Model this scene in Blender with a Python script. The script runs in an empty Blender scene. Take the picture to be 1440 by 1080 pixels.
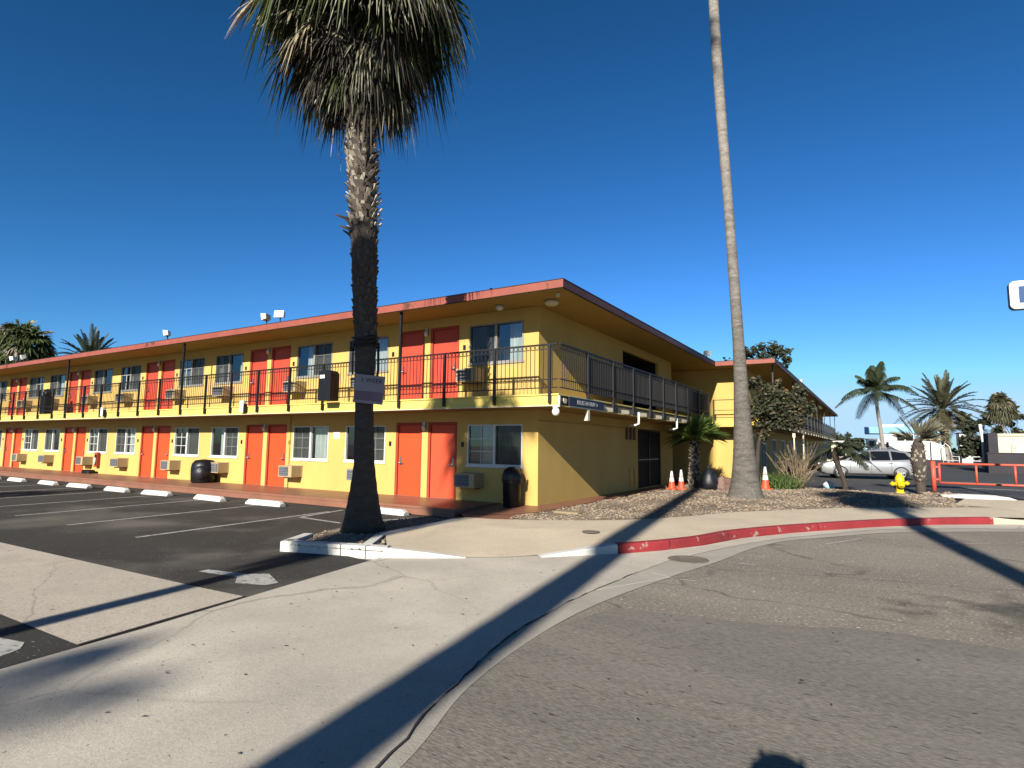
import bpy, math, random
from mathutils import Vector, Matrix
R = math.radians
PI = math.pi
rnd = random.Random(7)
sc = bpy.context.scene
COL = sc.collection
V = Vector

# ------------------------------------------------------------------ mesh builder
class MB:
    def __init__(s): s.v = []; s.f = []; s.m = []; s.sm = []
    def face(s, pts, m=0, sm=False):
        n = len(s.v); s.v += [tuple(p) for p in pts]
        s.f.append(tuple(range(n, n + len(pts)))); s.m.append(m); s.sm.append(sm)
    def box(s, x0, x1, y0, y1, z0, z1, m=0, M=None):
        n = len(s.v)
        p = [V((x, y, z)) for z in (z0, z1) for y in (y0, y1) for x in (x0, x1)]
        if M: p = [M @ q for q in p]
        s.v += [tuple(q) for q in p]
        for q in ((0, 2, 3, 1), (4, 5, 7, 6), (0, 1, 5, 4), (2, 6, 7, 3), (0, 4, 6, 2), (1, 3, 7, 5)):
            s.f.append(tuple(n + i for i in q)); s.m.append(m); s.sm.append(False)
    def bevbox(s, x0, x1, y0, y1, z0, z1, b, m=0, M=None):
        # box with chamfered vertical and top edges (octagonal plan, smaller top)
        def ring(z, i):
            e = b + i
            return [V((x0 + e, y0 + i, z)), V((x1 - e, y0 + i, z)), V((x1 - i, y0 + e, z)), V((x1 - i, y1 - e, z)),
                    V((x1 - e, y1 - i, z)), V((x0 + e, y1 - i, z)), V((x0 + i, y1 - e, z)), V((x0 + i, y0 + e, z))]
        s.loft([ring(z0, 0), ring(z1 - b, 0), ring(z1, b)], m, cap=True, M=M)
    def loft(s, rings, m=0, cap=False, closed=True, sm=False, M=None):
        k = len(rings[0]); n = len(s.v)
        for r in rings: s.v += [tuple((M @ V(q)) if M else q) for q in r]
        for i in range(len(rings) - 1):
            for j in range(k if closed else k - 1):
                a = n + i * k + j; b = n + i * k + (j + 1) % k
                s.f.append((a, b, b + k, a + k)); s.m.append(m); s.sm.append(sm)
        if cap:
            s.f.append(tuple(n + j for j in reversed(range(k)))); s.m.append(m); s.sm.append(False)
            t = n + (len(rings) - 1) * k
            s.f.append(tuple(t + j for j in range(k))); s.m.append(m); s.sm.append(False)
    def tube(s, pts, rad, n=8, m=0, cap=True, sm=True):
        pts = [V(p) for p in pts]
        if not isinstance(rad, (list, tuple)): rad = [rad] * len(pts)
        rings = []
        prev = None
        for i, p in enumerate(pts):
            t = (pts[min(i + 1, len(pts) - 1)] - pts[max(i - 1, 0)])
            if t.length < 1e-9: t = V((0, 0, 1))
            t.normalize()
            if prev is None:
                a = V((1, 0, 0)) if abs(t.x) < .9 else V((0, 1, 0))
                u = (a - t * a.dot(t)).normalized()
            else:
                u = (prev - t * prev.dot(t)); u = u.normalized() if u.length > 1e-6 else t.orthogonal().normalized()
            prev = u; w = t.cross(u)
            rings.append([p + (u * math.cos(2 * PI * j / n) + w * math.sin(2 * PI * j / n)) * rad[i] for j in range(n)])
        s.loft(rings, m, cap=cap, sm=sm)
    def lathe(s, prof, n=16, m=0, c=(0, 0, 0), sm=True, M=None, cap=True):
        c = V(c)
        s.loft([[c + V((r * math.cos(2 * PI * j / n), r * math.sin(2 * PI * j / n), z)) for j in range(n)] for r, z in prof], m, cap=cap, sm=sm, M=M)
    def prism(s, poly, z0, z1, m=0, M=None):
        s.loft([[V((x, y, z0)) for x, y in poly], [V((x, y, z1)) for x, y in poly]], m, cap=True, M=M)
    def blob(s, c, rx, ry, rz, n=10, k=6, m=0, jit=0, rng=rnd):
        rings = []
        for i in range(1, k):
            a = PI * i / k
            rings.append([V(c) + V((rx * math.sin(a) * math.cos(2 * PI * j / n) * (1 + rng.uniform(-jit, jit)),
                                    ry * math.sin(a) * math.sin(2 * PI * j / n) * (1 + rng.uniform(-jit, jit)), -rz * math.cos(a))) for j in range(n)])
        s.loft(rings, m, cap=True, sm=True)
    def build(s, name, mats, parent=None, loc=None, smooth=None):
        me = bpy.data.meshes.new(name)
        me.from_pydata(s.v, [], s.f)
        if not isinstance(mats, (list, tuple)): mats = [mats]
        for m in mats: me.materials.append(m)
        me.polygons.foreach_set('material_index', s.m)
        me.polygons.foreach_set('use_smooth', [smooth] * len(s.f) if smooth is not None else s.sm)
        me.update()
        o = bpy.data.objects.new(name, me); COL.objects.link(o)
        if parent is not None: o.parent = parent
        if loc is not None: o.location = loc
        return o

def tag(o, label, cat, group=None):
    o['label'] = label; o['category'] = cat
    if group: o['group'] = group
    return o
def thing(name, label, cat, loc=(0, 0, 0), rotz=0, group=None):
    o = bpy.data.objects.new(name, None); COL.objects.link(o)
    o.empty_display_size = .2; o.location = loc; o.rotation_euler = (0, 0, rotz)
    return tag(o, label, cat, group)
def struct(o, kind='structure'):
    o['kind'] = kind; return o
def dup(root, loc, rotz=0, label=None, scale=None):
    r = root.copy(); COL.objects.link(r); r.location = loc; r.rotation_euler = (0, 0, rotz)
    if label: r['label'] = label
    if scale: r.scale = scale
    for ch in list(root.children):
        c = ch.copy(); COL.objects.link(c); c.parent = r
        for g in list(ch.children):
            d = g.copy(); COL.objects.link(d); d.parent = c
    return r
def dup_part(p, parent, off):
    c = p.copy(); COL.objects.link(c); c.parent = parent; c.location = p.location + V(off)
    for g in list(p.children):
        d = g.copy(); COL.objects.link(d); d.parent = c
    return c

# ------------------------------------------------------------------ materials
def M(name, col, rough=.8, var=.15, scale=2., bump=0., bscale=40., spec=.3, metal=0., crack=None, speck=None,
      stain=None, col2=None, c2scale=3., c2th=.55, stretch=(1, 1, 1), trans=None, fine=.0, fscale=60, c2soft=.08):
    K = .53
    col = tuple(c * K for c in col)
    if col2: col2 = tuple(c * K for c in col2)
    if trans: trans = (trans[0], tuple(c * K for c in trans[1]))
    m = bpy.data.materials.new(name); m.use_nodes = True
    nt = m.node_tree; N = nt.nodes; L = nt.links
    b = N['Principled BSDF']
    b.inputs['Roughness'].default_value = rough; b.inputs['Metallic'].default_value = metal
    b.inputs['Specular IOR Level'].default_value = spec
    tc = N.new('ShaderNodeTexCoord'); oi = N.new('ShaderNodeObjectInfo')
    add = N.new('ShaderNodeVectorMath'); add.operation = 'ADD'
    sc_ = N.new('ShaderNodeMath'); sc_.operation = 'MULTIPLY'; sc_.inputs[1].default_value = 91.
    L.new(oi.outputs['Random'], sc_.inputs[0]); L.new(tc.outputs['Object'], add.inputs[0]); L.new(sc_.outputs[0], add.inputs[1])
    mp = N.new('ShaderNodeMapping'); mp.inputs['Scale'].default_value = stretch
    L.new(add.outputs[0], mp.inputs[0]); co = mp.outputs[0]
    def noise(s, d=4, r=.6):
        n = N.new('ShaderNodeTexNoise'); n.inputs['Scale'].default_value = s; n.inputs['Detail'].default_value = d; n.inputs['Roughness'].default_value = r
        L.new(co, n.inputs['Vector']); return n.outputs['Fac']
    def rng_(x, a, c, lo=0., hi=1.):
        r = N.new('ShaderNodeMapRange'); r.inputs[1].default_value = a; r.inputs[2].default_value = c
        r.inputs[3].default_value = lo; r.inputs[4].default_value = hi; L.new(x, r.inputs[0]); return r.outputs[0]
    def mixc(f, a, c):
        x = N.new('ShaderNodeMix'); x.data_type = 'RGBA'
        if hasattr(f, 'type'): L.new(f, x.inputs[0])
        else: x.inputs[0].default_value = f
        for i, q in ((6, a), (7, c)):
            if isinstance(q, (tuple, list)): x.inputs[i].default_value = (*q[:3], 1)
            else: L.new(q, x.inputs[i])
        return x.outputs[2]
    lo = tuple(max(0, c * (1 - var)) for c in col); hi = tuple(min(1, c * (1 + var)) for c in col)
    out = mixc(rng_(noise(scale), .3, .7), lo, hi)
    if col2: out = mixc(rng_(noise(c2scale, 5, .65), c2th - c2soft, c2th + c2soft), out, col2)
    if fine: out = mixc(rng_(noise(fscale, 2, .7), .35, .65, 0, fine), out, (0.02, 0.02, 0.02))
    if stain: out = mixc(rng_(noise(stain[0], 3), .52, .75, 0, stain[1]), out, stain[2] if len(stain) > 2 else (.03, .028, .025))
    if speck: out = mixc(rng_(noise(speck[0], 2, .5), speck[1], speck[1] + .03, 0, 1), out, speck[2])
    if crack:
        nz = N.new('ShaderNodeTexNoise'); nz.inputs['Scale'].default_value = crack[0] * 3; nz.inputs['Detail'].default_value = 4; L.new(co, nz.inputs['Vector'])
        w = N.new('ShaderNodeVectorMath'); w.operation = 'SCALE'; w.inputs[3].default_value = crack[3] if len(crack) > 3 else .5; L.new(nz.outputs['Color'], w.inputs[0])
        a2 = N.new('ShaderNodeVectorMath'); a2.operation = 'ADD'; L.new(co, a2.inputs[0]); L.new(w.outputs[0], a2.inputs[1])
        vo = N.new('ShaderNodeTexVoronoi'); vo.feature = 'DISTANCE_TO_EDGE'; vo.inputs['Scale'].default_value = crack[0]; L.new(a2.outputs[0], vo.inputs['Vector'])
        e = rng_(vo.outputs['Distance'], 0, crack[1], crack[2], 0)
        mk = N.new('ShaderNodeMath'); mk.operation = 'MULTIPLY'; L.new(e, mk.inputs[0]); L.new(rng_(noise(crack[0] * .9, 2), .42, .6), mk.inputs[1])
        out = mixc(mk.outputs[0], out, (.025, .023, .02))
    L.new(out, b.inputs['Base Color'])
    if bump:
        bp = N.new('ShaderNodeBump'); bp.inputs['Strength'].default_value = min(1, bump); bp.inputs['Distance'].default_value = .02
        L.new(noise(bscale, 6, .7), bp.inputs['Height']); L.new(bp.outputs[0], b.inputs['Normal'])
    if trans:
        o = N['Material Output']; t = N.new('ShaderNodeBsdfTranslucent'); t.inputs[0].default_value = (*trans[1], 1)
        x = N.new('ShaderNodeMixShader'); x.inputs[0].default_value = trans[0]
        L.new(b.outputs[0], x.inputs[1]); L.new(t.outputs[0], x.inputs[2]); L.new(x.outputs[0], o.inputs[0])
    return m

def glass(name, tint=(.02, .025, .03), refl=.5):
    m = bpy.data.materials.new(name); m.use_nodes = True
    nt = m.node_tree; N = nt.nodes; L = nt.links; N.remove(N['Principled BSDF'])
    fr = N.new('ShaderNodeFresnel'); fr.inputs[0].default_value = 1.6
    mul = N.new('ShaderNodeMath'); mul.operation = 'MULTIPLY_ADD'; mul.inputs[1].default_value = 1.; mul.inputs[2].default_value = refl * .1
    t = N.new('ShaderNodeBsdfTransparent'); t.inputs[0].default_value = (.75, .8, .8, 1)
    g = N.new('ShaderNodeBsdfGlossy'); g.inputs['Roughness'].default_value = .02; g.inputs[0].default_value = (.9, .95, 1, 1)
    x = N.new('ShaderNodeMixShader'); L.new(fr.outputs[0], mul.inputs[0]); L.new(mul.outputs[0], x.inputs[0])
    L.new(t.outputs[0], x.inputs[1]); L.new(g.outputs[0], x.inputs[2]); L.new(x.outputs[0], N['Material Output'].inputs[0])
    return m
def mesh_screen(name, col, alpha):
    m = M(name, col, .9, .1)
    nt = m.node_tree; N = nt.nodes; L = nt.links
    t = N.new('ShaderNodeBsdfTransparent'); x = N.new('ShaderNodeMixShader'); x.inputs[0].default_value = alpha
    L.new(t.outputs[0], x.inputs[1]); L.new(N['Principled BSDF'].outputs[0], x.inputs[2]); L.new(x.outputs[0], N['Material Output'].inputs[0])
    return m

YEL = (.70, .475, .14)
m_wall = M('yellow_stucco', YEL, .85, .09, .8, bump=.5, bscale=70, stain=(2.2, .20, (.36, .24, .07)), stretch=(1, 1, .45))
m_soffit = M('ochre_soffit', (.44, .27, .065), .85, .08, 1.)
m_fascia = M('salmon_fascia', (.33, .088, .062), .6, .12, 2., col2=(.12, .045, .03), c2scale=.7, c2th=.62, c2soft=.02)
m_edge = M('dark_roof_edge', (.03, .022, .02), .7)
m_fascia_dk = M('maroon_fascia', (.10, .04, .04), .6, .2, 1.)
m_roof = M('roof_gravel', (.35, .33, .3), .9, .2, 8, bump=.3)
m_slab = M('yellow_slab_paint', (.80, .63, .16), .8, .06, 1.2, stain=(1.2, .18, (.3, .22, .08)))
m_board = M('grey_brown_board', (.16, .14, .10), .85, .15, 2.)
m_trim = M('cream_trim', (.78, .70, .52), .7, .08, 3.)
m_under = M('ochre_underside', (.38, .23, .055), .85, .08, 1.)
m_door = M('orange_door', (.78, .085, .02), .5, .05, 1.5, stain=(1., .12, (.4, .05, .02)))
m_door2 = M('faded_orange_door', (.70, .095, .035), .55, .07, 1.2, stain=(1.4, .2, (.35, .06, .03)))
m_doorup = M('red_orange_door', (.60, .07, .035), .5, .06, 1.5, stain=(1., .15, (.3, .03, .02)))
m_dframe = M('red_door_frame', (.42, .06, .03), .6, .1, 2.)
m_white = M('white_paint', (.78, .78, .75), .55, .05, 4)
m_whitedirty = M('weathered_white_paint', (.72, .71, .66), .75, .06, 3, col2=(.36, .34, .31), c2scale=9, c2th=.68, bump=.2)
m_curtain = M('pale_curtain', (.55, .58, .55), .9, .25, 6, stretch=(3, 3, .2))
m_dkcurtain = M('grey_green_curtain', (.16, .17, .14), .9, .3, 6, stretch=(3, 3, .2))
m_room = M('dark_room', (.012, .012, .013), .9)
m_glass = glass('window_glass')
m_scr = mesh_screen('insect_screen', (.06, .065, .065), .55)
m_priv = mesh_screen('privacy_mesh', (.04, .04, .042), .9)
m_black = M('black_metal', (.012, .011, .012), .5, .1)
m_plastic = M('black_plastic', (.009, .009, .010), .42, .2, 4, spec=.3)
m_bag = M('black_bag', (.014, .016, .022), .38, .3, 6, bump=1, bscale=12, spec=.4)
m_ac = M('beige_unit', (.52, .39, .22), .6, .05)
m_acside = M('tan_unit_sleeve', (.55, .34, .12), .6, .05)
m_acgr = M('grey_grille', (.10, .11, .13), .5)
m_metal = M('brushed_metal', (.55, .53, .5), .3, .05, metal=.9)
m_walk = M('terracotta_walk', (.30, .135, .085), .45, .14, 1.5, bump=.05, stain=(.9, .35, (.12, .06, .045)), spec=.4)
m_conc = M('driveway_concrete', (.70, .635, .53), .9, .12, .5, bump=.28, bscale=70, crack=(.22, .006, .45, .6), speck=(26, .70, (.14, .12, .10)), stain=(.9, .42, (.34, .31, .26)), fine=.18, fscale=45, col2=(.53, .485, .41), c2scale=.55, c2th=.56, c2soft=.14)
m_side = M('sidewalk_concrete', (.78, .66, .49), .9, .11, .7, bump=.4, bscale=60, speck=(30, .70, (.2, .17, .14)), stain=(1.1, .35, (.3, .26, .2)), fine=.25, fscale=55)
m_pad = M('concrete_pad', (.66, .58, .475), .9, .12, .6, bump=.4, bscale=60, stain=(.9, .5, (.24, .21, .18)), speck=(24, .69, (.14, .12, .10)), crack=(.3, .006, .35), fine=.3, fscale=45)
m_gutter = M('gutter_concrete', (.50, .46, .39), .9, .12, 1.4, bump=.4, bscale=50, stain=(1.6, .5, (.22, .20, .17)), fine=.2, fscale=80)
m_street = M('street_asphalt', (.46, .40, .32), .92, .18, .5, bump=.9, bscale=90, crack=(.33, .012, .6, .8), speck=(44, .675, (.62, .56, .48)), stain=(.55, .6, (.20, .175, .145)), fine=.65, fscale=48, stretch=(.6, 1.4, 1))
m_street2 = M('smoother_street_asphalt', (.33, .30, .25), .9, .18, .7, bump=.6, bscale=90, speck=(24, .675, (.06, .05, .04)), stain=(1.1, .5, (.17, .155, .135)), fine=.55, fscale=52, stretch=(.35, 1.5, 1), col2=(.40, .365, .31), c2scale=38, c2th=.66)
m_street3 = M('dark_worn_asphalt', (.16, .15, .12), .95, .35, 1.3, bump=1, bscale=45, col2=(.40, .37, .32), c2scale=26, c2th=.58, fine=.6, fscale=50)
m_lot = M('lot_asphalt', (.046, .042, .034), .85, .25, .5, bump=.5, bscale=90, stain=(.45, .6, (.13, .12, .10)), speck=(34, .69, (.2, .18, .16)), fine=.35, fscale=70)
m_lot2 = M('far_lot_asphalt', (.065, .064, .066), .85, .15, .4, bump=.3, bscale=90)
m_ground = M('bare_ground', (.22, .19, .15), .95, .2, .05, bump=.3)
m_dirt = M('dirt', (.30, .24, .17), .95, .25, 2., bump=.8, bscale=30, col2=(.18, .13, .09), c2scale=2.5)
m_gravbed = M('gravel_bed', (.30, .235, .17), .95, .35, 30., bump=1, bscale=45, col2=(.17, .12, .085), c2scale=1.2, c2th=.58)
m_stones = [M('stone_' + n, c, .9, .2, 9.) for n, c in (('cream', (.44, .36, .27)), ('tan', (.33, .25, .175)), ('brown', (.20, .14, .095)), ('grey', (.27, .24, .21)))]
m_red = M('red_kerb_paint', (.36, .035, .042), .65, .2, 1.8, bump=.4, col2=(.42, .30, .25), c2scale=5, c2th=.635, c2soft=.012, stain=(1.4, .5, (.16, .03, .03)))
m_kerbw = M('white_kerb_paint', (.74, .73, .68), .7, .08, 2, bump=.2, col2=(.45, .42, .37), c2scale=7, c2th=.68)
m_line = M('worn_white_line', (.50, .49, .46), .8, .15, 5, col2=(.09, .088, .08), c2scale=14, c2th=.60)
m_chalk = M('white_survey_mark', (.60, .58, .53), .8, .1, 5)
m_iron = M('manhole_iron', (.20, .17, .13), .8, .3, 9, bump=.5)
m_box = M('valve_lid', (.32, .25, .15), .9, .2, 9)
m_tar = M('crack_sealant', (.05, .045, .04), .8, .2)
# palms
m_bark_dk = M('brown_palm_bark', (.085, .068, .055), .95, .3, 5., bump=1, bscale=16, stretch=(1, 1, 2.5))
m_bark_gr = M('grey_palm_bark', (.20, .175, .15), .95, .14, 1.2, bump=.8, bscale=9, stretch=(1, 1, 5), fine=.25, fscale=22)
m_bark_lt = M('pale_palm_bark', (.36, .33, .29), .95, .22, 3., bump=.7, bscale=9, stretch=(1, 1, 4), fine=.3, fscale=18)
m_bark_tall = M('weathering_palm_bark', (.20, .182, .16), .95, .28, 1.6, bump=1, bscale=9, stretch=(1, 1, 4), fine=.6, fscale=14, col2=(.11, .095, .08), c2scale=2.2, c2th=.60)
_nt = m_bark_tall.node_tree; _b = _nt.nodes['Principled BSDF']; _src = _b.inputs['Base Color'].links[0].from_socket      # younger, paler bark higher up
_tc = _nt.nodes.new('ShaderNodeTexCoord'); _sx = _nt.nodes.new('ShaderNodeSeparateXYZ'); _nt.links.new(_tc.outputs['Object'], _sx.inputs[0])
_mr = _nt.nodes.new('ShaderNodeMapRange'); _mr.inputs[1].default_value = 3; _mr.inputs[2].default_value = 11; _mr.inputs[3].default_value = 1.; _mr.inputs[4].default_value = 1.9; _nt.links.new(_sx.outputs[2], _mr.inputs[0])
_vm = _nt.nodes.new('ShaderNodeVectorMath'); _vm.operation = 'SCALE'; _nt.links.new(_src, _vm.inputs[0]); _nt.links.new(_mr.outputs[0], _vm.inputs[3]); _nt.links.new(_vm.outputs[0], _b.inputs['Base Color'])
m_boot = M('pale_leaf_base', (.48, .42, .34), .9, .35, 6., bump=.5)
m_boot_dk = M('dark_leaf_base', (.10, .08, .065), .9, .35, 6.)
m_fan = M('green_fan_leaf', (.10, .125, .045), .42, .35, 3., trans=(.25, (.10, .15, .03)), spec=.4)
m_fan2 = M('bright_green_fan_leaf', (.17, .26, .06), .5, .3, 3., trans=(.3, (.16, .26, .05)), spec=.4)
m_dead = M('straw_dead_leaf', (.40, .33, .22), .8, .35, 3., trans=(.15, (.3, .22, .1)))
m_deadgr = M('grey_green_old_leaf', (.34, .33, .23), .42, .35, 3., trans=(.2, (.15, .15, .06)), spec=.5)
m_oldshade = M('blackish_old_shade_leaf', (.055, .045, .035), .8, .3, 3.)  # old frond colour, blackened to hold the crown's inner shade
m_feather = M('feather_leaf', (.055, .075, .035), .55, .35, 1., trans=(.2, (.07, .1, .03)))
m_feather2 = M('olive_feather_leaf', (.105, .105, .055), .55, .35, 1., trans=(.2, (.12, .12, .05)))
m_leaf = M('dusty_leaf', (.085, .085, .045), .6, .45, 3., trans=(.2, (.1, .1, .04)))
m_leaf2 = M('brownish_leaf', (.17, .115, .065), .7, .4, 3.)
m_leaf3 = M('bright_leaf', (.07, .11, .03), .6, .4, 3., trans=(.2, (.1, .16, .03)))
m_leafdk = M('dark_leaf', (.035, .045, .022), .7, .4, 2.)
m_twig = M('dry_twig', (.33, .25, .16), .9, .3, 4)
m_wood = M('dark_wood', (.06, .045, .035), .9, .3, 6)
m_grass = M('green_blades', (.10, .16, .035), .6, .35, 2., trans=(.25, (.14, .22, .05)))
m_orange = M('traffic_orange', (.80, .10, .035), .5, .08)
m_gate = M('orange_red_gate_paint', (.70, .115, .065), .5, .08, 4)
m_hyd = M('yellow_hydrant_paint', (.82, .62, .015), .45, .06, 6)
m_conewhite = M('reflective_white', (.8, .8, .78), .4, .05)
m_silver = M('silver_car_paint', (.50, .51, .52), .25, .02, 1, metal=.55, spec=.6)
m_carglass = M('tinted_car_glass', (.008, .009, .011), .08, 0, 1, spec=.35)
m_tyre = M('tyre_rubber', (.012, .012, .012), .85)
m_rim = M('alloy_rim', (.6, .6, .6), .3, metal=.7)
m_lampred = M('red_lens', (.4, .01, .01), .15)
m_lampw = M('clear_lens', (.7, .72, .72), .1)
m_chrome = M('chrome_trim', (.7, .7, .7), .12, metal=1)
m_navy = M('navy_sign', (.012, .014, .04), .45)
m_signtxt = M('pale_sign_lettering', (.36, .37, .42), .5)
m_signw = M('white_sign_face', (.88, .9, .9), .4, 0)
m_blue = M('blue_sign_letter', (.002, .055, .22), .6, 0)
m_skyblue = M('light_blue_roof_paint', (.22, .50, .80), .5, .05)
m_bwhite = M('white_house_wall', (.80, .78, .73), .7, .04)
m_cream = M('cream_wall', (.74, .68, .50), .8, .05)
m_dkwin = M('dark_window', (.012, .013, .015), .1, 0)
m_dkwall = M('dark_block_wall', (.045, .042, .05), .9, .15, 1)
m_card = M('brown_cardboard', (.17, .10, .075), .85, .2, 4)
m_pink = M('faded_pink_cloth', (.26, .165, .14), .95, .3, 7, bump=1, bscale=14)
m_paper = M('mauve_paper', (.34, .30, .33), .8, .08, 3)
m_paper2 = M('plum_print', (.22, .15, .19), .8, .1, 3)
m_ink = M('dark_ink', (.03, .03, .035), .8)
m_litter = M('white_litter', (.75, .78, .78), .6, .1, 20)
m_litterb = M('pale_blue_litter', (.35, .60, .72), .6, .1, 20)
m_winfr = M('grey_window_frame', (.30, .29, .26), .5)
m_slat = M('grey_slat', (.30, .30, .30), .5)
m_globe = M('white_globe', (.85, .84, .8), .3, 0)
m_skin = M('skin', (.4, .25, .18), .6)
m_cloth = M('dark_clothing', (.03, .03, .04), .9)

# ------------------------------------------------------------------ ground
def sheet(name, poly, z, mat, kind='structure'):
    b = MB(); b.face([(x, y, z) for x, y in poly]); o = b.build(name, mat); o['kind'] = kind
    return o
def catmull(P, k=8):
    P = [V((*p, 0)) if len(p) == 2 else V(p) for p in P]; out = []
    for i in range(len(P) - 1):
        p0 = P[max(i - 1, 0)]; p1 = P[i]; p2 = P[i + 1]; p3 = P[min(i + 2, len(P) - 1)]
        for j in range(k):
            t = j / k
            out.append(.5 * ((2 * p1) + (p2 - p0) * t + (2 * p0 - 5 * p1 + 4 * p2 - p3) * t * t + (3 * p1 - p0 - 3 * p2 + p3) * t ** 3))
    out.append(P[-1]); return out
def resample(P, n):
    d = [0]
    for a, c in zip(P, P[1:]): d.append(d[-1] + (c - a).length)
    out = []; j = 0
    for i in range(n):
        t = d[-1] * i / (n - 1)
        while j < len(d) - 2 and d[j + 1] < t: j += 1
        u = (t - d[j]) / max(1e-9, d[j + 1] - d[j]); out.append(P[j].lerp(P[j + 1], min(1, u)))
    return out

ZS, ZK = -.20, -.06
sheet('ground', [(900 * math.cos(2 * PI * i / 48), 900 * math.sin(2 * PI * i / 48)) for i in range(48)], -.230, m_ground)
sheet('street', [(1.3, -60), (90, -60), (90, 30), (30, 14), (9.6, 5.4), (5, 0), (3, -4)], -.212, m_street)
# smoother asphalt patch nearest the camera and the dark worn patch on the right
edge = catmull([(4.80, -6.9), (5.6, -6.75), (6.3, -6.62), (7.06, -6.30), (8.21, -6.20), (10.5, -6.0), (16, -5.4)], 6)
b = MB(); b.face([(p.x, p.y + rnd.uniform(-.02, .02), -.208) for p in edge] + [(16, -40, -.208), (6.0, -40, -.208), (5.3, -14, -.208), (4.9, -10.45, -.208), (4.65, -9.4, -.208), (4.5, -8.1, -.208)])
struct(b.build('asphalt_patch', m_street2))
b = MB(); b.face([(p.x, p.y, -.2078) for p in catmull([(6.6, -6.45), (6.4, -5.4), (6.8, -4.0), (8.2, -2.9), (10, -2.6), (14, -3.0), (14, -5.5), (10, -6.0), (8.2, -6.15), (6.6, -6.45)], 5)[:-1]])
struct(b.build('worn_asphalt_patch', m_street3))
_nt = m_street3.node_tree; _N = _nt.nodes; _L = _nt.links        # ragged worn border
_tc = _N.new('ShaderNodeTexCoord'); _vm = _N.new('ShaderNodeVectorMath'); _vm.operation = 'SUBTRACT'; _vm.inputs[1].default_value = (10.2, -4.75, -.2078); _L.new(_tc.outputs['Object'], _vm.inputs[0])
_sc = _N.new('ShaderNodeVectorMath'); _sc.operation = 'MULTIPLY'; _sc.inputs[1].default_value = (.36, .8, 1); _L.new(_vm.outputs[0], _sc.inputs[0])
_ln = _N.new('ShaderNodeVectorMath'); _ln.operation = 'LENGTH'; _L.new(_sc.outputs[0], _ln.inputs[0])
_nz = _N.new('ShaderNodeTexNoise'); _nz.inputs['Scale'].default_value = 2.2; _nz.inputs['Detail'].default_value = 6; _L.new(_tc.outputs['Object'], _nz.inputs['Vector'])
_ma = _N.new('ShaderNodeMath'); _ma.operation = 'MULTIPLY_ADD'; _ma.inputs[1].default_value = 1.5; _L.new(_nz.outputs['Fac'], _ma.inputs[0]); _L.new(_ln.outputs['Value'], _ma.inputs[2])
_mr = _N.new('ShaderNodeMapRange'); _mr.inputs[1].default_value = 1.15; _mr.inputs[2].default_value = 1.75; _mr.inputs[3].default_value = .85; _mr.inputs[4].default_value = 0; _L.new(_ma.outputs[0], _mr.inputs[0])
_tr = _N.new('ShaderNodeBsdfTransparent'); _mx = _N.new('ShaderNodeMixShader'); _L.new(_mr.outputs[0], _mx.inputs[0]); _L.new(_tr.outputs[0], _mx.inputs[1]); _L.new(_N['Principled BSDF'].outputs[0], _mx.inputs[2]); _L.new(_mx.outputs[0], _N['Material Output'].inputs[0])
# concrete driveway with its broken edge against the street
drv_r = [(5.9, -40), (5.62, -25), (5.4, -18), (5.22, -14), (5.08, -12), (4.93, -10.53), (4.74, -9.9), (4.43, -8.61), (4.33, -7.69), (4.31, -6.48), (4.47, -4.42), (4.63, -3.56), (4.99, -2.32), (5.45, -1.0), (6.1, .2), (7.15, 1.93), (8.24, 2.93), (9.6, 3.9), (12, 5.1), (30, 12.2)]
drv_k = [(30, 13.4), (12.2, 6.0), (9.9, 5.05), (8.3, 3.75), (7.15, 2.45), (5.8, .45), (4.98, -1.1), (4.6, -2.36), (4.15, -3.3), (3.72, -3.96), (2.5, -4.6), (1.6, -5.3), (.75, -6.0)]
pr = resample(catmull(drv_r, 6), 420)
pr = [V((p.x + rnd.uniform(-.012, .012), p.y + rnd.uniform(-.012, .012), 0)) for p in pr]
b = MB(); b.face([(p.x, p.y, -.200) for p in pr] + [(x, y, -.200) for x, y in drv_k] + [(.9, -6.42, -.2), (1.25, -8.4, -.2), (1.55, -10, -.2), (1.75, -11.5, -.2), (2.2, -16, -.2), (4.2, -40, -.2)])
struct(b.build('driveway', m_conc))
# gutter band beyond the crack
wr = catmull([(6.2, -40), (5.92, -25), (5.65, -18), (5.4, -14), (5.2, -12), (5.03, -10.47), (4.72, -9.42), (4.57, -8.11), (4.60, -6.82), (4.84, -5.17), (5.13, -3.68), (5.36, -2.09), (5.74, -.87), (6.3, .02), (7.3, 1.5), (8.4, 2.5), (9.8, 3.5), (12.2, 4.7), (30, 11.9)], 6)
wr = resample(wr, 420)
b = MB()
for i in range(419):
    b.face([(pr[i].x, pr[i].y, -.2045), (pr[i + 1].x, pr[i + 1].y, -.2045), (wr[i + 1].x, wr[i + 1].y, -.2045), (wr[i].x, wr[i].y, -.2045)])
struct(b.build('gutter', m_gutter))
b = MB()
for i in range(140, 216):
    w = .006 * rnd.uniform(.0, 1.5)
    q = [V((rnd.uniform(-.008, .008), rnd.uniform(-.008, .008), 0)) for _ in (0, 1)]
    a, c = pr[i], pr[i + 1]; n = (c - a).cross(V((0, 0, 1))).normalized() * w
    b.face([(*(a + n)[:2], -.196), (*(a - n)[:2], -.196), (*(c - n)[:2], -.196), (*(c + n)[:2], -.196)])
struct(b.build('joint_crack', m_tar))
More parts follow.
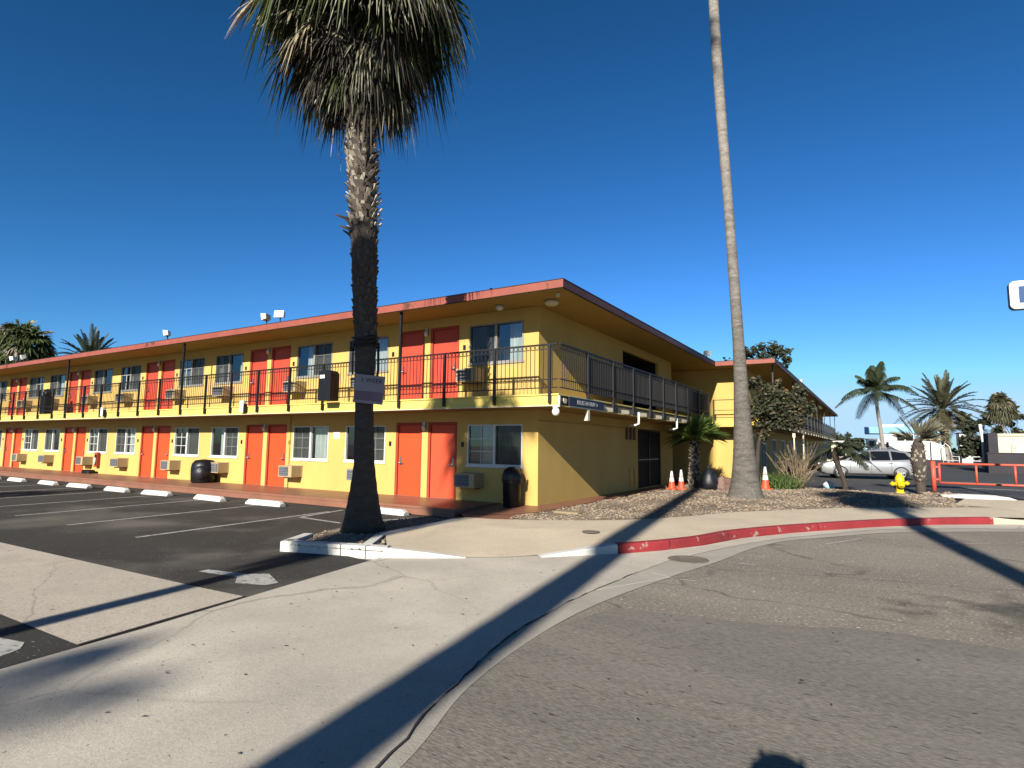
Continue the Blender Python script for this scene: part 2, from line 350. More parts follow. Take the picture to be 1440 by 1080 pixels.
# parking lot and its concrete pad
sheet('parking_lot', [(.92, -6.6), (-.35, -6.42), (-.35, -2.7), (-1.1, -1.5), (-70, -1.5), (-70, -40), (4.2, -40), (2.2, -16), (1.75, -11.5), (1.55, -10), (1.25, -8.4)], -.206, m_lot)
sheet('concrete_pad', [(-9, -9.06), (-5.05, -8.96), (.39, -8.86), (1.27, -8.82), (1.56, -10.51), (-.02, -10.52), (-9, -10.6)], -.2015, m_pad)
b = MB()
b.face([(1.26, -8.8, -.198), (1.29, -8.8, -.198), (1.58, -10.52, -.198), (1.545, -10.52, -.198)])
struct(b.build('pad_joint', m_tar))
# lane lines
b = MB()
def lane(x0, y0, x1, y1, w=.1, z=-.2015):
    d = V((x1 - x0, y1 - y0, 0)); n = d.cross(V((0, 0, 1))).normalized() * w / 2
    b.face([(x0 + n.x, y0 + n.y, z), (x0 - n.x, y0 - n.y, z), (x1 - n.x, y1 - n.y, z), (x1 + n.x, y1 + n.y, z)])
for x in (-3.85, -6.50, -9.02, -11.45, -13.95, -16.5, -19, -21.5, -24, -26.5): lane(x, -7.45, x - .5, -2.75)
lane(-4.0, -3.9, -2.5, -4.05); lane(-4.0, -3.84, -4.35, -2.3); lane(-2.5, -4.05, -1.9, -2.6); lane(-1.35, -3.6, -1.1, -2.6)
struct(b.build('lane_markings', m_line))
b = MB()
b.face([(x, y, -.2025) for x, y in ((-.35, -8.38), (-.36, -8.24), (.3, -8.12), (.5, -7.95), (1.02, -8.2), (1.0, -8.36), (.62, -8.5), (.35, -8.3))])
b.face([(x, y, -.2025) for x, y in ((.6, -10.83), (1.12, -10.72), (1.28, -10.8), (1.36, -10.95), (.9, -11.2), (.4, -11.0))])
struct(b.build('arrow_markings', m_line))
b = MB()
for q in ((4.33, -6.35, 4.64, -5.65), (4.64, -5.65, 4.86, -5.16), (4.56, -5.03, 4.86, -5.16), (5.0, -5.2, 5.2, -5.19), (5.41, -3.67, 5.65, -3.64), (5.42, -2.94, 5.64, -2.88), (6.35, -.9, 6.9, .3), (8.1, .4, 8.9, 1.1)): lane(*q, w=.035, z=-.2028)
struct(b.build('survey_markings', m_chalk))

# kerb and sidewalk
kf = catmull([(2.84, -4.97), (3.67, -3.98), (4.12, -3.32), (4.57, -2.38), (4.95, -1.15), (5.8, .42), (7.15, 2.42), (8.3, 3.72), (9.35, 4.72), (10.05, 5.1), (12.2, 6.0), (20, 9.2)], 8)
def offset(P, d):
    out = []
    for i, p in enumerate(P):
        t = (P[min(i + 1, len(P) - 1)] - P[max(0, i - 1)]).normalized(); out.append(p + V((-t.y, t.x, 0)) * d)
    return out
def kerb(name, P, h0, h1, mat, w=.16):
    Q = offset(P, w); mid = offset(P, .02); b = MB(); n = len(P)
    for i in range(n - 1):
        ha = ZS + h0 + (h1 - h0) * i / (n - 1); hb = ZS + h0 + (h1 - h0) * (i + 1) / (n - 1)
        a, c = P[i], P[i + 1]
        b.face([(a.x, a.y, ZS - .05), (c.x, c.y, ZS - .05), (c.x, c.y, hb - .02), (a.x, a.y, ha - .02)])
        b.face([(a.x, a.y, ha - .02), (c.x, c.y, hb - .02), (mid[i + 1].x, mid[i + 1].y, hb), (mid[i].x, mid[i].y, ha)])
        b.face([(mid[i].x, mid[i].y, ha), (mid[i + 1].x, mid[i + 1].y, hb), (Q[i + 1].x, Q[i + 1].y, hb), (Q[i].x, Q[i].y, ha)])
    return struct(b.build(name, mat))
ired = 8
kerb('kerb_ramp_end', kf[0:ired + 1], .01, .145, m_kerbw)
def cut(P, i0, i1, g=.012):
    Q = [p.copy() for p in P[i0:i1 + 1]]; Q[0] = Q[0].lerp(Q[1], g / max(.02, (Q[1] - Q[0]).length)); return Q
for i0, i1 in ((ired, 18), (18, 30), (30, 42), (42, 54), (54, 65)): kerb('red_kerb', cut(kf, i0, i1), .145, .145, m_red)
kerb('kerb_drop', kf[65:82], .145, .03, m_side)
# sidewalk: strip between the kerb back and the gravel edge, dipping to the driveway at the ramp
back = catmull([(-.35, -2.55), (.1, -2.5), (.64, -2.3), (1.28, -1.95), (2.54, -.95), (3.46, .5), (4.28, 2.3), (5.99, 4.66), (6.72, 5.46), (9.01, 7.4), (10.2, 8.3)], 8)
front = [V((.97, -6.30, 0)), V((1.4, -6.0, 0)), V((1.9, -5.65, 0)), V((2.4, -5.28, 0))] + offset(kf, .155)[:76]
n = 90
fr = resample(front, n); bk = resample(back, n)
L0 = 0; fd = [0]
for a, c in zip(fr, fr[1:]): fd.append(fd[-1] + (c - a).length)
def fz(s):
    if s < 1.15: return ZK + (-.193 - ZK) * min(1, s / 1.1)
    if s < 2.2: return -.193
    if s < 3.5: return -.193 + (ZK - .004 + .193) * (s - 2.2) / 1.3
    return ZK - .004
b = MB(); rows = 8
grid = []
for i in range(n):
    z0 = fz(fd[i]); r = []
    for j in range(rows + 1):
        t = j / rows; p = fr[i].lerp(bk[i], t); k = min(1, t / .6)
        r.append((p.x, p.y, z0 + (ZK - .004 - z0) * k))
    grid.append(r)
for i in range(n - 1):
    for j in range(rows): b.face([grid[i][j], grid[i + 1][j], grid[i + 1][j + 1], grid[i][j + 1]], sm=True)
struct(b.build('sidewalk', m_side))
sheet('sidewalk_landing', [(-.24, -5.2), (-.02, -5.3), (.97, -6.3), (.1, -2.5), (-.35, -2.55), (-.45, -2.6)], ZK - .008, m_side)
# apron of the gated entrance on the right
b = MB(); b.face([(8.8, 7.2, -.075), (10.2, 5.15, -.12), (12.2, 6.1, -.16), (30, 13.5, -.16), (40, 26, -.1), (12, 12.3, -.09), (9.6, 11.6, -.08)])
struct(b.build('entrance_apron', m_side))
# gravel bed
gpoly = [(p.x, p.y) for p in back if p.x > .5][:-2] + [(9.1, 8.5), (9.3, 11.6), (8.8, 12.4), (7.6, 12.9), (5.9, 13.7), (4.9, 13.9), (3.6, 13.6), (.9, 13.3), (.46, 12), (.46, -.75), (.3, -1.5)]
struct(sheet('gravel_bed', gpoly, -.072, m_gravbed), 'structure')
def inside(x, y, P):
    c = False; j = len(P) - 1
    for i in range(len(P)):
        if (P[i][1] > y) != (P[j][1] > y) and x < (P[j][0] - P[i][0]) * (y - P[i][1]) / (P[j][1] - P[i][1]) + P[i][0]: c = not c
        j = i
    return c
ICO = [V(p).normalized() for p in ((0, 0, 1), (1, 0, .2), (.3, .95, .2), (-.8, .6, .2), (-.8, -.6, .2), (.3, -.95, .2))]
def stone(b, x, y, z, r, rng):
    m = rng.choices((0, 1, 2, 3), (3, 5, 4, 2))[0]; a = rng.uniform(0, 6.3); c, s = math.cos(a), math.sin(a)
    sx, sy, sz = r * rng.uniform(.8, 1.4), r * rng.uniform(.6, 1.1), r * rng.uniform(.5, 1.0)
    P = []
    for q in ICO:
        q = V((q.x * sx * rng.uniform(.8, 1.2), q.y * sy * rng.uniform(.8, 1.2), q.z * sz)); P.append((x + q.x * c - q.y * s, y + q.x * s + q.y * c, z + q.z))
    n = len(b.v); b.v += P
    for i in range(5):
        b.f.append((n, n + 1 + i, n + 1 + (i + 1) % 5)); b.m.append(m); b.sm.append(False)
g = MB(); rg = random.Random(3); k = 0
while k < 14000:
    x = rg.uniform(.3, 9.3); y = -2.4 + 16 * rg.random() ** 1.35
    if not inside(x, y, gpoly): continue
    if rg.random() > .55 + .45 * math.sin(x * 2.3 + y) * math.sin(y * 1.7 - x): continue
    stone(g, x, y, -.07, rg.uniform(.012, .034) * (1 + .03 * max(0, y)), rg); k += 1
o = g.build('gravel', m_stones); o['kind'] = 'stuff'; o['label'] = 'loose cream and brown landscaping gravel'
# manhole, utility lid
b = MB(); b.lathe([(.30, 0), (.30, .006), (.27, .008), (.25, .004), (.01, .004)], 24)
tag(b.build('manhole_cover', m_iron, loc=(4.72, -3.8, -.203)), 'round rusty iron cover in the gutter below the red kerb', 'manhole cover')
b = MB(); b.lathe([(.16, 0), (.16, .006), (.14, .007), (.01, .006)], 20)
tag(b.build('valve_cover', m_iron, loc=(2.75, -2.95, ZK + .0)), 'small dark round cover set in the sidewalk left of the red kerb', 'valve cover')
b = MB(); b.bevbox(-.32, .32, -.22, .22, 0, .05, .02)
tag(b.build('utility_box', m_box, loc=(1.05, -.35, -.08)), 'tan utility box lid lying in the gravel by the yellow side wall', 'utility box')

# planter island with white kerb
isl = [(-.72, -6.82), (-.42, -6.78), (.96, -6.38), (.02, -5.32), (-.24, -2.95), (-1.25, -2.75), (-1.55, -4.6), (-1.15, -5.9)]
sheet('planter_gravel', isl, -.10, m_gravbed)
g = MB(); k = 0
while k < 900:
    x, y = rg.uniform(-1.5, 1), rg.uniform(-6.8, -2.8)
    if inside(x, y, isl): stone(g, x, y, -.1, rg.uniform(.015, .034), rg); k += 1
o = g.build('planter_stones', m_stones); o['kind'] = 'stuff'
def kerbseg(b, P, w, top):
    P = [V((*p, 0)) for p in P]; Q = offset(P, w)
    for i in range(len(P) - 1):
        a, c, d, e = P[i], P[i + 1], Q[i + 1], Q[i]
        b.loft([[(q.x, q.y, -.24) for q in (a, c, d, e)], [(q.x, q.y, top - .015) for q in (a, c, d, e)],
                [(q.x * .97 + (a.x + c.x + d.x + e.x) / 4 * .03, q.y * .97 + (a.y + c.y + d.y + e.y) / 4 * .03, top) for q in (a, c, d, e)]], cap=True)
pk = thing('planter_kerb', 'white painted kerb around the gravel island at the foot of the shaggy palm', 'kerb', (0, 0, 0))
for P, w in (([(-.74, -6.86), (.26, -6.56)], .19), ([(.275, -6.555), (.66, -6.44)], .19), ([(.675, -6.435), (.98, -6.345), (1.0, -6.33)], .19),
             ([(.60, -6.24), (.03, -5.36)], .15), ([(.03, -5.355), (-.2, -2.95)], .15), ([(-1.12, -6.1), (-.76, -6.8)], .16)):
    b = MB(); kerbseg(b, P, w, -.048); b.build('kerb_block', m_kerbw, pk)
b = MB()
P = [V((1.0, -6.33, 0)), V((1.5, -5.99, 0)), V((1.95, -5.66, 0))]; Q = offset(P, .13)
b.loft([[(P[0].x, P[0].y, -.22), (P[0].x, P[0].y, -.055), (Q[0].x, Q[0].y, -.055), (Q[0].x, Q[0].y, -.22)],
        [(P[1].x, P[1].y, -.22), (P[1].x, P[1].y, -.12), (Q[1].x, Q[1].y, -.12), (Q[1].x, Q[1].y, -.22)],
        [(P[2].x, P[2].y, -.22), (P[2].x, P[2].y, -.192), (Q[2].x, Q[2].y, -.192), (Q[2].x, Q[2].y, -.22)]], cap=True)
b.build('tapered_kerb_block', m_kerbw, pk)

# back lot behind the gravel
sheet('back_lot', [(3.0, 14.2), (4.9, 13.85), (5.9, 13.65), (7.6, 12.85), (8.8, 12.35), (9.5, 11.55), (12, 12.2), (40, 25.9), (120, 60), (120, 130), (-5, 130), (-5, 60), (3.8, 59), (3.0, 20)], -.2055, m_lot2)
b = MB(); b.box(9.6, 13.5, 21.0, 21.12, -.203, -.199); b.box(9.9, 16, 27, 27.1, -.203, -.199)
struct(b.build('back_lot_lines', m_line))

# ------------------------------------------------------------------ motel
XL = -45.2
motel = thing('motel_building', 'long two storey yellow motel with orange doors and a salmon roof edge', 'motel', (0, 0, 0))
PER = 7.18
def per(k): return -PER * k
holes_f = []
for k in range(6):
    o = per(k)
    for d in ((-4.77, -3.78), (-3.56, -2.53)):
        holes_f.append((d[0] + o, d[1] + o, 0.0, 2.10)); holes_f.append((d[0] + o, d[1] + o, 2.66, 4.80))
    for w in ((-2.18, -.45), (-6.87, -5.18)):
        holes_f.append((w[0] + o, w[1] + o, .95, 2.02)); holes_f.append((w[0] + o, w[1] + o, 3.67, 4.73))
def wall_faces(b, u0, u1, z0, z1, holes, P, depth=.1, m=0, D=None):
    """P(u,z,d) -> point; front at d=0, reveals go to d=depth"""
    us = sorted({u0, u1, *[h[0] for h in holes], *[h[1] for h in holes]}); zs = sorted({z0, z1, *[h[2] for h in holes], *[h[3] for h in holes]})
    for i in range(len(us) - 1):
        for j in range(len(zs) - 1):
            cu, cz = (us[i] + us[i + 1]) / 2, (zs[j] + zs[j + 1]) / 2
            if any(h[0] < cu < h[1] and h[2] < cz < h[3] for h in holes): continue
            b.face([P(us[i], zs[j], 0), P(us[i + 1], zs[j], 0), P(us[i + 1], zs[j + 1], 0), P(us[i], zs[j + 1], 0)], m)
    for h in holes:
        a, c, d, e = h[:4]
        for q in (((a, d), (a, e)), ((c, e), (c, d)), ((a, e), (c, e)), ((c, d), (a, d))):
            b.face([P(*q[0], 0), P(*q[1], 0), P(*q[1], depth), P(*q[0], depth)], m)
b = MB()
wall_faces(b, XL, 0, -.02, 5.04, holes_f, lambda u, z, d: (u, d, z), .10)
side_h = [(7.26, 9.9, .02, 2.12), (5.86, 9.70, 2.66, 4.76)]
wall_faces(b, 0, 11.42, -.02, 5.04, side_h, lambda u, z, d: (-d, u, z), .12)
b.face([(0, 11.42, -.02), (-2.6, 11.42, -.02), (-2.6, 11.42, 5.04), (0, 11.42, 5.04)])
b.face([(-2.6, 11.42, -.02), (-2.6, 14.6, -.02), (-2.6, 14.6, 5.04), (-2.6, 11.42, 5.04)])
b.face([(XL, 0, -.02), (XL, 0, 5.04), (XL, 13, 5.04), (XL, 13, -.02)])
b.face([(XL, 13, -.02), (XL, 13, 5.04), (-8, 13, 5.04), (-8, 13, -.02)])
wh = [(18.2 + 3.6 * i, 19.7 + 3.6 * i, .55, 2.0) for i in range(11)] + [(20 + 3.6 * i, 21 + 3.6 * i, 2.66, 4.75) for i in range(10)]
wall_faces(b, -2.6, 2.39, -.02, 5.04, [], lambda u, z, d: (u, 14.6 + d, z), .1)
wall_faces(b, 14.6, 59, -.02, 5.04, wh, lambda u, z, d: (2.39 - d, u, z), .1)
b.face([(2.39, 59, -.02), (-8, 59, -.02), (-8, 59, 5.04), (2.39, 59, 5.04)])
b.face([(-8, 59, -.02), (-8, 13, -.02), (-8, 13, 5.04), (-8, 59, 5.04)])
b.build('wall', m_wall, motel)
# roof
rp = [(XL - .8, -1.35), (1.35, -1.35), (1.35, 13.35), (3.74, 13.35), (3.74, 60), (-9, 60), (-9, 14.2), (XL - .8, 14.2)]
b = MB()
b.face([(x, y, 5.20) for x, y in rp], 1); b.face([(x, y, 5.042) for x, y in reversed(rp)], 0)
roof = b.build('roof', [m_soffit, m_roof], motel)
def fasc(a, c, t, mats, z0=5.035, z1=5.215):
    b = MB(); d = (V((*c, 0)) - V((*a, 0))); L_ = d.length; d.normalize(); nrm = V((d.y, -d.x, 0))
    Mx = Matrix(((d.x, nrm.x, 0, a[0]), (d.y, nrm.y, 0, a[1]), (0, 0, 1, 0), (0, 0, 0, 1)))
    b.box(0, L_, 0, t, z0, z1, 0, Mx); b.box(0, L_, -.03, t + .008, z1 + .002, z1 + .02, 1, Mx); b.box(0, L_, -.02, t - .006, z0 - .012, z0 - .001, 1, Mx)
    return b.build('fascia', mats, roof)
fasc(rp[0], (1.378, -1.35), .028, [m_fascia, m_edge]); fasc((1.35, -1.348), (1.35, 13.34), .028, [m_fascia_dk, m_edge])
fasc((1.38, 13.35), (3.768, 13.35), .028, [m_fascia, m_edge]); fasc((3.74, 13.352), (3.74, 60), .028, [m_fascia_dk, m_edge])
# balcony slab
bal = None
b = MB()
b.box(XL, 1.15, -1.15, -.002, 2.40, 2.62); b.box(.002, 1.15, .0, 13.44, 2.40, 2.62); b.box(.002, 3.54, 13.442, 14.598, 2.40, 2.62); b.box(2.392, 3.54, 14.60, 58.9, 2.40, 2.62)
bal = b.build('balcony', m_slab, motel)
b = MB()
b.box(XL, 1.14, -1.14, -.003, 2.385, 2.398); b.box(.003, 1.14, 0, 13.43, 2.385, 2.398); b.box(.003, 3.53, 13.45, 14.597, 2.385, 2.398); b.box(2.393, 3.53, 14.60, 58.9, 2.385, 2.398)
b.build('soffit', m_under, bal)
b = MB()
b.box(XL, 1.172, -1.172, -1.151, 2.372, 2.425); b.box(1.151, 1.172, -1.15, 13.3, 2.372, 2.395)
b.box(XL, 1.18, -1.18, .0, 2.621, 2.655); b.box(.003, 1.18, .001, 13.44, 2.621, 2.655); b.box(.003, 3.56, 13.441, 14.598, 2.621, 2.655); b.box(2.392, 3.56, 14.6, 58.9, 2.621, 2.655)
b.build('edge_trim', m_slab, bal)
b = MB(); b.box(1.151, 1.158, -1.149, 13.3, 2.396, 2.619); b.box(3.541, 3.548, 14.6, 58.8, 2.40, 2.619); b.build('side_board', m_board, bal)
b = MB()
b.box(XL, 1.173, -1.176, -1.1725, 2.372, 2.392)
b.build('drip_edge', m_trim, bal)
# added pale blocks on the side edge, turned sunward to show as lit strips
for y0, y1 in ((1.55, 1.95), (2.23, 3.17), (3.71, 4.69), (5.26, 6.2), (6.78, 7.7), (8.3, 9.2), (9.8, 10.7)):
    b = MB(); Mx = Matrix.Translation((1.185, y1, 2.455)) @ Matrix.Rotation(R(-7), 4, 'Z')
    b.box(0, .03, -(y1 - y0), 0, -.055, .055, 0, Mx); b.build('sun_turned_block', m_trim, bal)
for i in range(22):  # same added blocks along the wing, turned further towards the sun
    y = 17.5 + i * 1.9
    b = MB(); Mx = Matrix.Translation((3.56, y, 2.455)) @ Matrix.Rotation(R(-25), 4, 'Z')
    b.box(0, .03, -.7, 0, -.06, .06, 0, Mx); b.build('sun_turned_block', m_trim, bal)
# railing
def railing(name, path, posts, parent, bars=True, hoops=True, screen=None, post_r=.03, zt=3.79, zb=2.98, z0=2.43, zlow=2.79, sp=.115):
    b = MB(); segs = [(V(a), V(c)) for a, c in zip(path, path[1:])]
    for a, c in segs:
        d = (c - a); L_ = d.length; d.normalize(); nrm = V((-d.y, d.x, 0))
        Mx = Matrix(((d.x, nrm.x, 0, a.x), (d.y, nrm.y, 0, a.y), (0, 0, 1, 0), (0, 0, 0, 1)))
        b.box(0, L_, -.022, .022, zt - .02, zt + .012, 0, Mx)
        b.box(0, L_, -.012, .012, zb - .012, zb + .012, 0, Mx); b.box(0, L_, -.014, .014, zlow - .012, zlow + .012, 0, Mx)
        if hoops: b.box(0, L_, -.006, .006, zt - .125, zt - .113, 0, Mx)
        if bars:
            for i in range(1, int(L_ / sp)):
                t = i * sp; b.box(t - .006, t + .006, -.006, .006, zlow + .012, zt - .021, 0, Mx)
        if hoops:
            for i in range(int(L_ / sp)):
                cx = i * sp + sp / 2; r = .045
                for k in range(8):
                    a0, a1 = 2 * PI * k / 8, 2 * PI * (k + 1) / 8
                    for rr in (r,):
                        b.face([Mx @ V((cx + (rr - .006) * math.cos(a0), -.004, zt - .066 + (rr - .006) * math.sin(a0))), Mx @ V((cx + (rr - .006) * math.cos(a1), -.004, zt - .066 + (rr - .006) * math.sin(a1))),
                                Mx @ V((cx + (rr + .006) * math.cos(a1), -.004, zt - .066 + (rr + .006) * math.sin(a1))), Mx @ V((cx + (rr + .006) * math.cos(a0), -.004, zt - .066 + (rr + .006) * math.sin(a0)))])
    r = b.build(name, m_black, parent)
    for p in posts:
        q = MB(); q.box(p[0] - post_r, p[0] + post_r, p[1] - post_r, p[1] + post_r, z0, p[2] if len(p) > 2 else zt + .012); q.build('post', m_black, r)
    return r
yR, xR = -1.205, 1.205
fp = [(-.54, yR), (-2.07, yR), (-3.6, yR, 5.03), (-5.1, yR), (-6.59, yR), (-8.12, yR), (-9.67, yR), (-11.11, yR), (-12.59, yR), (-14.12, yR, 5.03), (-15.6, yR), (-17.1, yR), (-18.61, yR), (-20.12, yR), (-21.62, yR), (-23.34, yR, 5.03), (-24.65, yR), (-26.15, yR), (-27.68, yR), (-29.12, yR)] + [(-29.12 - 1.5 * i, yR) for i in range(1, 11)]
railing('railing', [(XL, yR, 0), (1.16, yR, 0)], fp + [(.96, yR)], bal)
rs = railing('railing', [(xR, -1.17, 0), (xR, 12.7, 0)], [(xR, y) for y in (.34, 1.97, 3.53, 5.03, 6.39, 7.84, 9.4, 11.0, 12.7)], bal)
b = MB(); b.face([(xR - .03, .38, 2.80), (xR - .03, 12.6, 2.80), (xR - .03, 12.6, 3.70), (xR - .03, .38, 3.70)]); b.build('privacy_screen', m_priv, rs)
rw = railing('railing', [(1.25, 13.40, 0), (3.58, 13.40, 0)], [(1.25, 13.4), (2.4, 13.4), (3.56, 13.4)], bal, bars=False, hoops=False, zt=3.55, zb=3.1)
rw = railing('railing', [(3.58, 13.45, 0), (3.58, 58.8, 0)], [(3.58, 14 + 2.4 * i, 5.03 if i % 3 == 0 else 3.7) for i in range(19)], bal, bars=False, hoops=False, zt=3.62)
b = MB(); b.face([(3.55, 13.5, 2.62), (3.55, 58.8, 2.62), (3.55, 58.8, 3.58), (3.55, 13.5, 3.58)]); b.build('privacy_screen', m_priv, rw)

# doors
def make_door(x0, x1, z0, z1, side, upper):
    b = MB(); fw = .075
    b.box(x0 + .001, x0 + fw, .012, .098, z0, z1 - .001); b.box(x1 - fw, x1 - .001, .012, .098, z0, z1 - .001); b.box(x0 + fw, x1 - fw, .012, .098, z1 - fw, z1 - .001)
    b2 = MB(); b2.box(x0 + fw + .004, x1 - fw - .004, .06, .094, z0 + .012, z1 - fw - .004)
    d = b2.build('door', m_doorup if upper else (m_door, m_door2, m_door)[int(abs(x0) * 3) % 3], motel)
    b.build('frame', m_dframe, d)
    hx = x0 + fw + .09 if side < 0 else x1 - fw - .09
    b = MB(); b.box(hx - .03, hx + .03, .045, .059, z0 + .86, z0 + 1.1); b.lathe([(.012, 0), (.012, .05), (.03, .055), (.03, .07), (.01, .075)], 10, 0, (0, 0, 0), M=Matrix.Translation((hx, .045, z0 + .93)) @ Matrix.Rotation(R(90), 4, 'X'))
    b.box(hx - .01, hx + .12 * (1 if side < 0 else -1), -.012, .006, z0 + .92, z0 + .94) if side < 0 else b.box(hx - .12, hx + .01, -.012, .006, z0 + .92, z0 + .94)
    b.build('handle', m_metal, d)
    b = MB(); b.box(x0 + fw, x1 - fw, .0, .10, z0 - .018, z0 + .011); b.build('threshold', m_walk if not upper else m_slab, d)
    return d
def make_window(x0, x1, z0, z1, i, bars, tone):
    fw = .035; xm = (x0 + x1) / 2
    b = MB()
    b.box(x0 - .03, x1 + .03, -.03, .03, z0 - .06, z0 - .002); b.box(x0 + .001, x0 + fw, -.012, .07, z0, z1); b.box(x1 - fw, x1 - .001, -.012, .07, z0, z1)
    b.box(x0 + fw, x1 - fw, -.011, .07, z1 - fw, z1 - .001); b.box(x0 + fw, x1 - fw, -.011, .07, z0, z0 + .03); b.box(xm - .035, xm + .035, -.01, .06, z0 + .03, z1 - fw)
    w = b.build('window', m_white if z0 < 2 else m_winfr, motel)
    b = MB(); b.face([(x0 + fw, .045, z0 + .03), (xm - .035, .045, z0 + .03), (xm - .035, .045, z1 - fw), (x0 + fw, .045, z1 - fw)])
    b.face([(xm + .035, .055, z0 + .03), (x1 - fw, .055, z0 + .03), (x1 - fw, .055, z1 - fw), (xm + .035, .055, z1 - fw)]); b.build('pane', m_glass, w)
    # muntins
    b = MB(); rr = random.Random(i)
    if bars:
        side = [(x0 + fw, xm - .035)] if bars == 1 else [(xm + .035, x1 - fw)] if bars == 2 else [(x0 + fw, xm - .035), (xm + .035, x1 - fw)]
        for a, c in side:
            for t in (1 / 3, 2 / 3): zz = z0 + .03 + (z1 - z0 - .08) * t; b.box(a, c, .025, .04, zz - .009, zz + .009)
            xx = (a + c) / 2; b.box(xx - .009, xx + .009, .0245, .0405, z0 + .03, z1 - fw)
        b.build('muntin', m_white, w)
    # curtain, screen and dark room
    b = MB(); cw = rr.uniform(.25, .5); left = rr.random() < .5
    def pleats(a, c, y, m):
        n_ = max(4, int((c - a) / .05)); pts = [(a + (c - a) * k / n_, y + (.02 if k % 2 else 0)) for k in range(n_ + 1)]
        for p, q in zip(pts, pts[1:]): b.face([(p[0], p[1], z0), (q[0], q[1], z0), (q[0], q[1], z1), (p[0], p[1], z1)], m)
    if tone == 0: pleats(xm - cw, xm - .02, .13, 0); pleats(xm + .02, x1, .15, 1)
    elif tone == 1: pleats(x0, xm - .1, .15, 1); pleats(xm + .1, x1, .13, 0)
    elif tone == 2: pleats(x0, x0 + cw, .14, 0); pleats(x1 - cw, x1, .13, 0)
    else: pleats(x0, x1, .14, 1)
    b.build('curtain', [m_curtain, m_dkcurtain], w)
    b = MB()
    a, c = ((xm + .035, x1 - fw) if tone in (0, 3) else (x0 + fw, xm - .035))
    b.face([(a, .018, z0 + .03), (c, .018, z0 + .03), (c, .018, z1 - fw), (a, .018, z1 - fw)]); b.build('insect_screen', m_scr, w)
    b = MB(); b.box(x0 - .1, x1 + .1, .45, .5, z0 - .1, z1 + .1); b.box(x0 - .1, x1 + .1, .102, .45, z0 - .12, z0 - .1)
    b.build('dark_interior', m_room, w)
    return w
def make_ac(x0, x1, z0, z1, i):
    d = .42
    b = MB(); b.box(x0, x1, -d, -.001, z0, z1); b.box(x0 - .012, x1 + .012, -.03, -.0005, z0 - .015, z1 + .015)
    a = b.build('air_conditioner', m_ac, motel)
    b = MB(); b.box(x0 + .03, x0 + (x1 - x0) * .74, -d - .006, -d - .001, z0 + .03, z1 - .03)
    for k in range(4):
        zz = z0 + .06 + k * (z1 - z0 - .12) / 3; b.box(x0 + .03, x0 + (x1 - x0) * .74, -d - .012, -d - .007, zz - .005, zz + .005, 1)
    b.build('grille', [m_acgr, m_slat], a)
    b = MB(); b.box(x0 + (x1 - x0) * .78, x1 - .02, -d - .005, -d - .001, z0 + .03, z1 - .03); b.build('control_panel', m_acgr if i % 2 else m_ac, a)
    b = MB(); b.box(x0 + .1, x1 - .1, -d * .7, -.02, z0 - .05, z0 - .001); b.build('bracket', m_acside, a)
    return a
i = 0
for k in range(6):
    o = per(k)
    for up in (0, 1):
        zb = 2.66 if up else 0.; zt = 4.80 if up else 2.10
        make_door(-4.77 + o, -3.78 + o, zb, zt, -1, up); make_door(-3.56 + o, -2.53 + o, zb, zt, 1, up)
        for j, (a, c) in enumerate(((-2.18, -.45), (-6.87, -5.18))):
            z0, z1 = (3.67, 4.73) if up else (.95, 2.02)
            tone = [[0, 0], [1, 0], [0, 1], [3, 2], [0, 3], [1, 0]][k][j] if not up else [[2, 1], [0, 2], [3, 0], [2, 1], [2, 3], [0, 1]][k][j]
            make_window(a + o, c + o, z0, z1, i, [1, 2, 1, 3, 1, 0][(i * 5 + up) % 6] if (k or up) else (1 if j == 0 else 2), tone)
            zc = 3.14 if up else .37
            xa = (-2.30 if j == 0 else -6.32) + o
            make_ac(xa, xa + .66, zc, zc + .36, i)
            i += 1
        for x in (-4.98, -2.34):
            b = MB(); z0 = zb + 1.42; b.box(x + o - .04, x + o + .04, -.02, -.001, z0, z0 + .13); b.build('number_plate', m_plastic, motel)
        b = MB(); zl = zt - .16
        b.box(-3.71 + o, -3.63 + o, -.05, -.001, zl - .02, zl + .16); b.lathe([(.02, -.16), (.055, -.13), (.06, -.03), (.03, 0)], 10, 1, (-3.67 + o, -.07, zl + .08)); b.build('wall_lamp', [m_metal, m_globe], motel)
# conduit lines and the sign sheet on the wall
b = MB(); b.tube([(-9.5, -.02, 0), (-9.5, -.02, 2.37)], .012, 6); b.build('conduit', m_acside, motel)
b = MB(); b.box(-7.42, -7.12, -.012, -.001, 1.62, 1.84); b.build('notice', m_white, motel)
# side wall features
b = MB(); b.box(-.115, -.06, 7.28, 9.88, .03, 2.10); sd = b.build('side_door', m_room, motel); sd['label'] = 'dark glass double door'
b = MB(); b.box(-.06, -.03, 7.5, 9.7, 1.0, 1.04); b.build('push_bar', m_winfr, sd)
b = MB(); b.box(-.1, -.02, 8.54, 8.6, .03, 2.1); b.box(-.1, -.02, 7.27, 7.33, .03, 2.1); b.box(-.1, -.02, 9.83, 9.89, .03, 2.1); b.box(-.1, -.019, 7.27, 9.89, 2.05, 2.115); b.build('frame', m_black, sd)
b = MB(); b.box(-1.9, -.125, 5.80, 5.859, 2.66, 4.78); b.box(-1.9, -.125, 9.701, 9.76, 2.66, 4.78); b.box(-1.96, -1.901, 5.8, 9.76, 2.66, 4.78); b.box(-1.9, -.125, 5.86, 9.70, 4.761, 4.8); b.build('dark_recess', m_room, motel)
for y in (6.05, 6.42, 6.76):
    b = MB(); b.box(.001, .03, y, y + .2, 1.72, 2.14); b.build('vent', m_fascia_dk, motel)
for y in (6.40, 6.78):
    b = MB(); b.box(.001, .06, y, y + .2, .15, .72); b.build('meter_box', m_wall, motel)
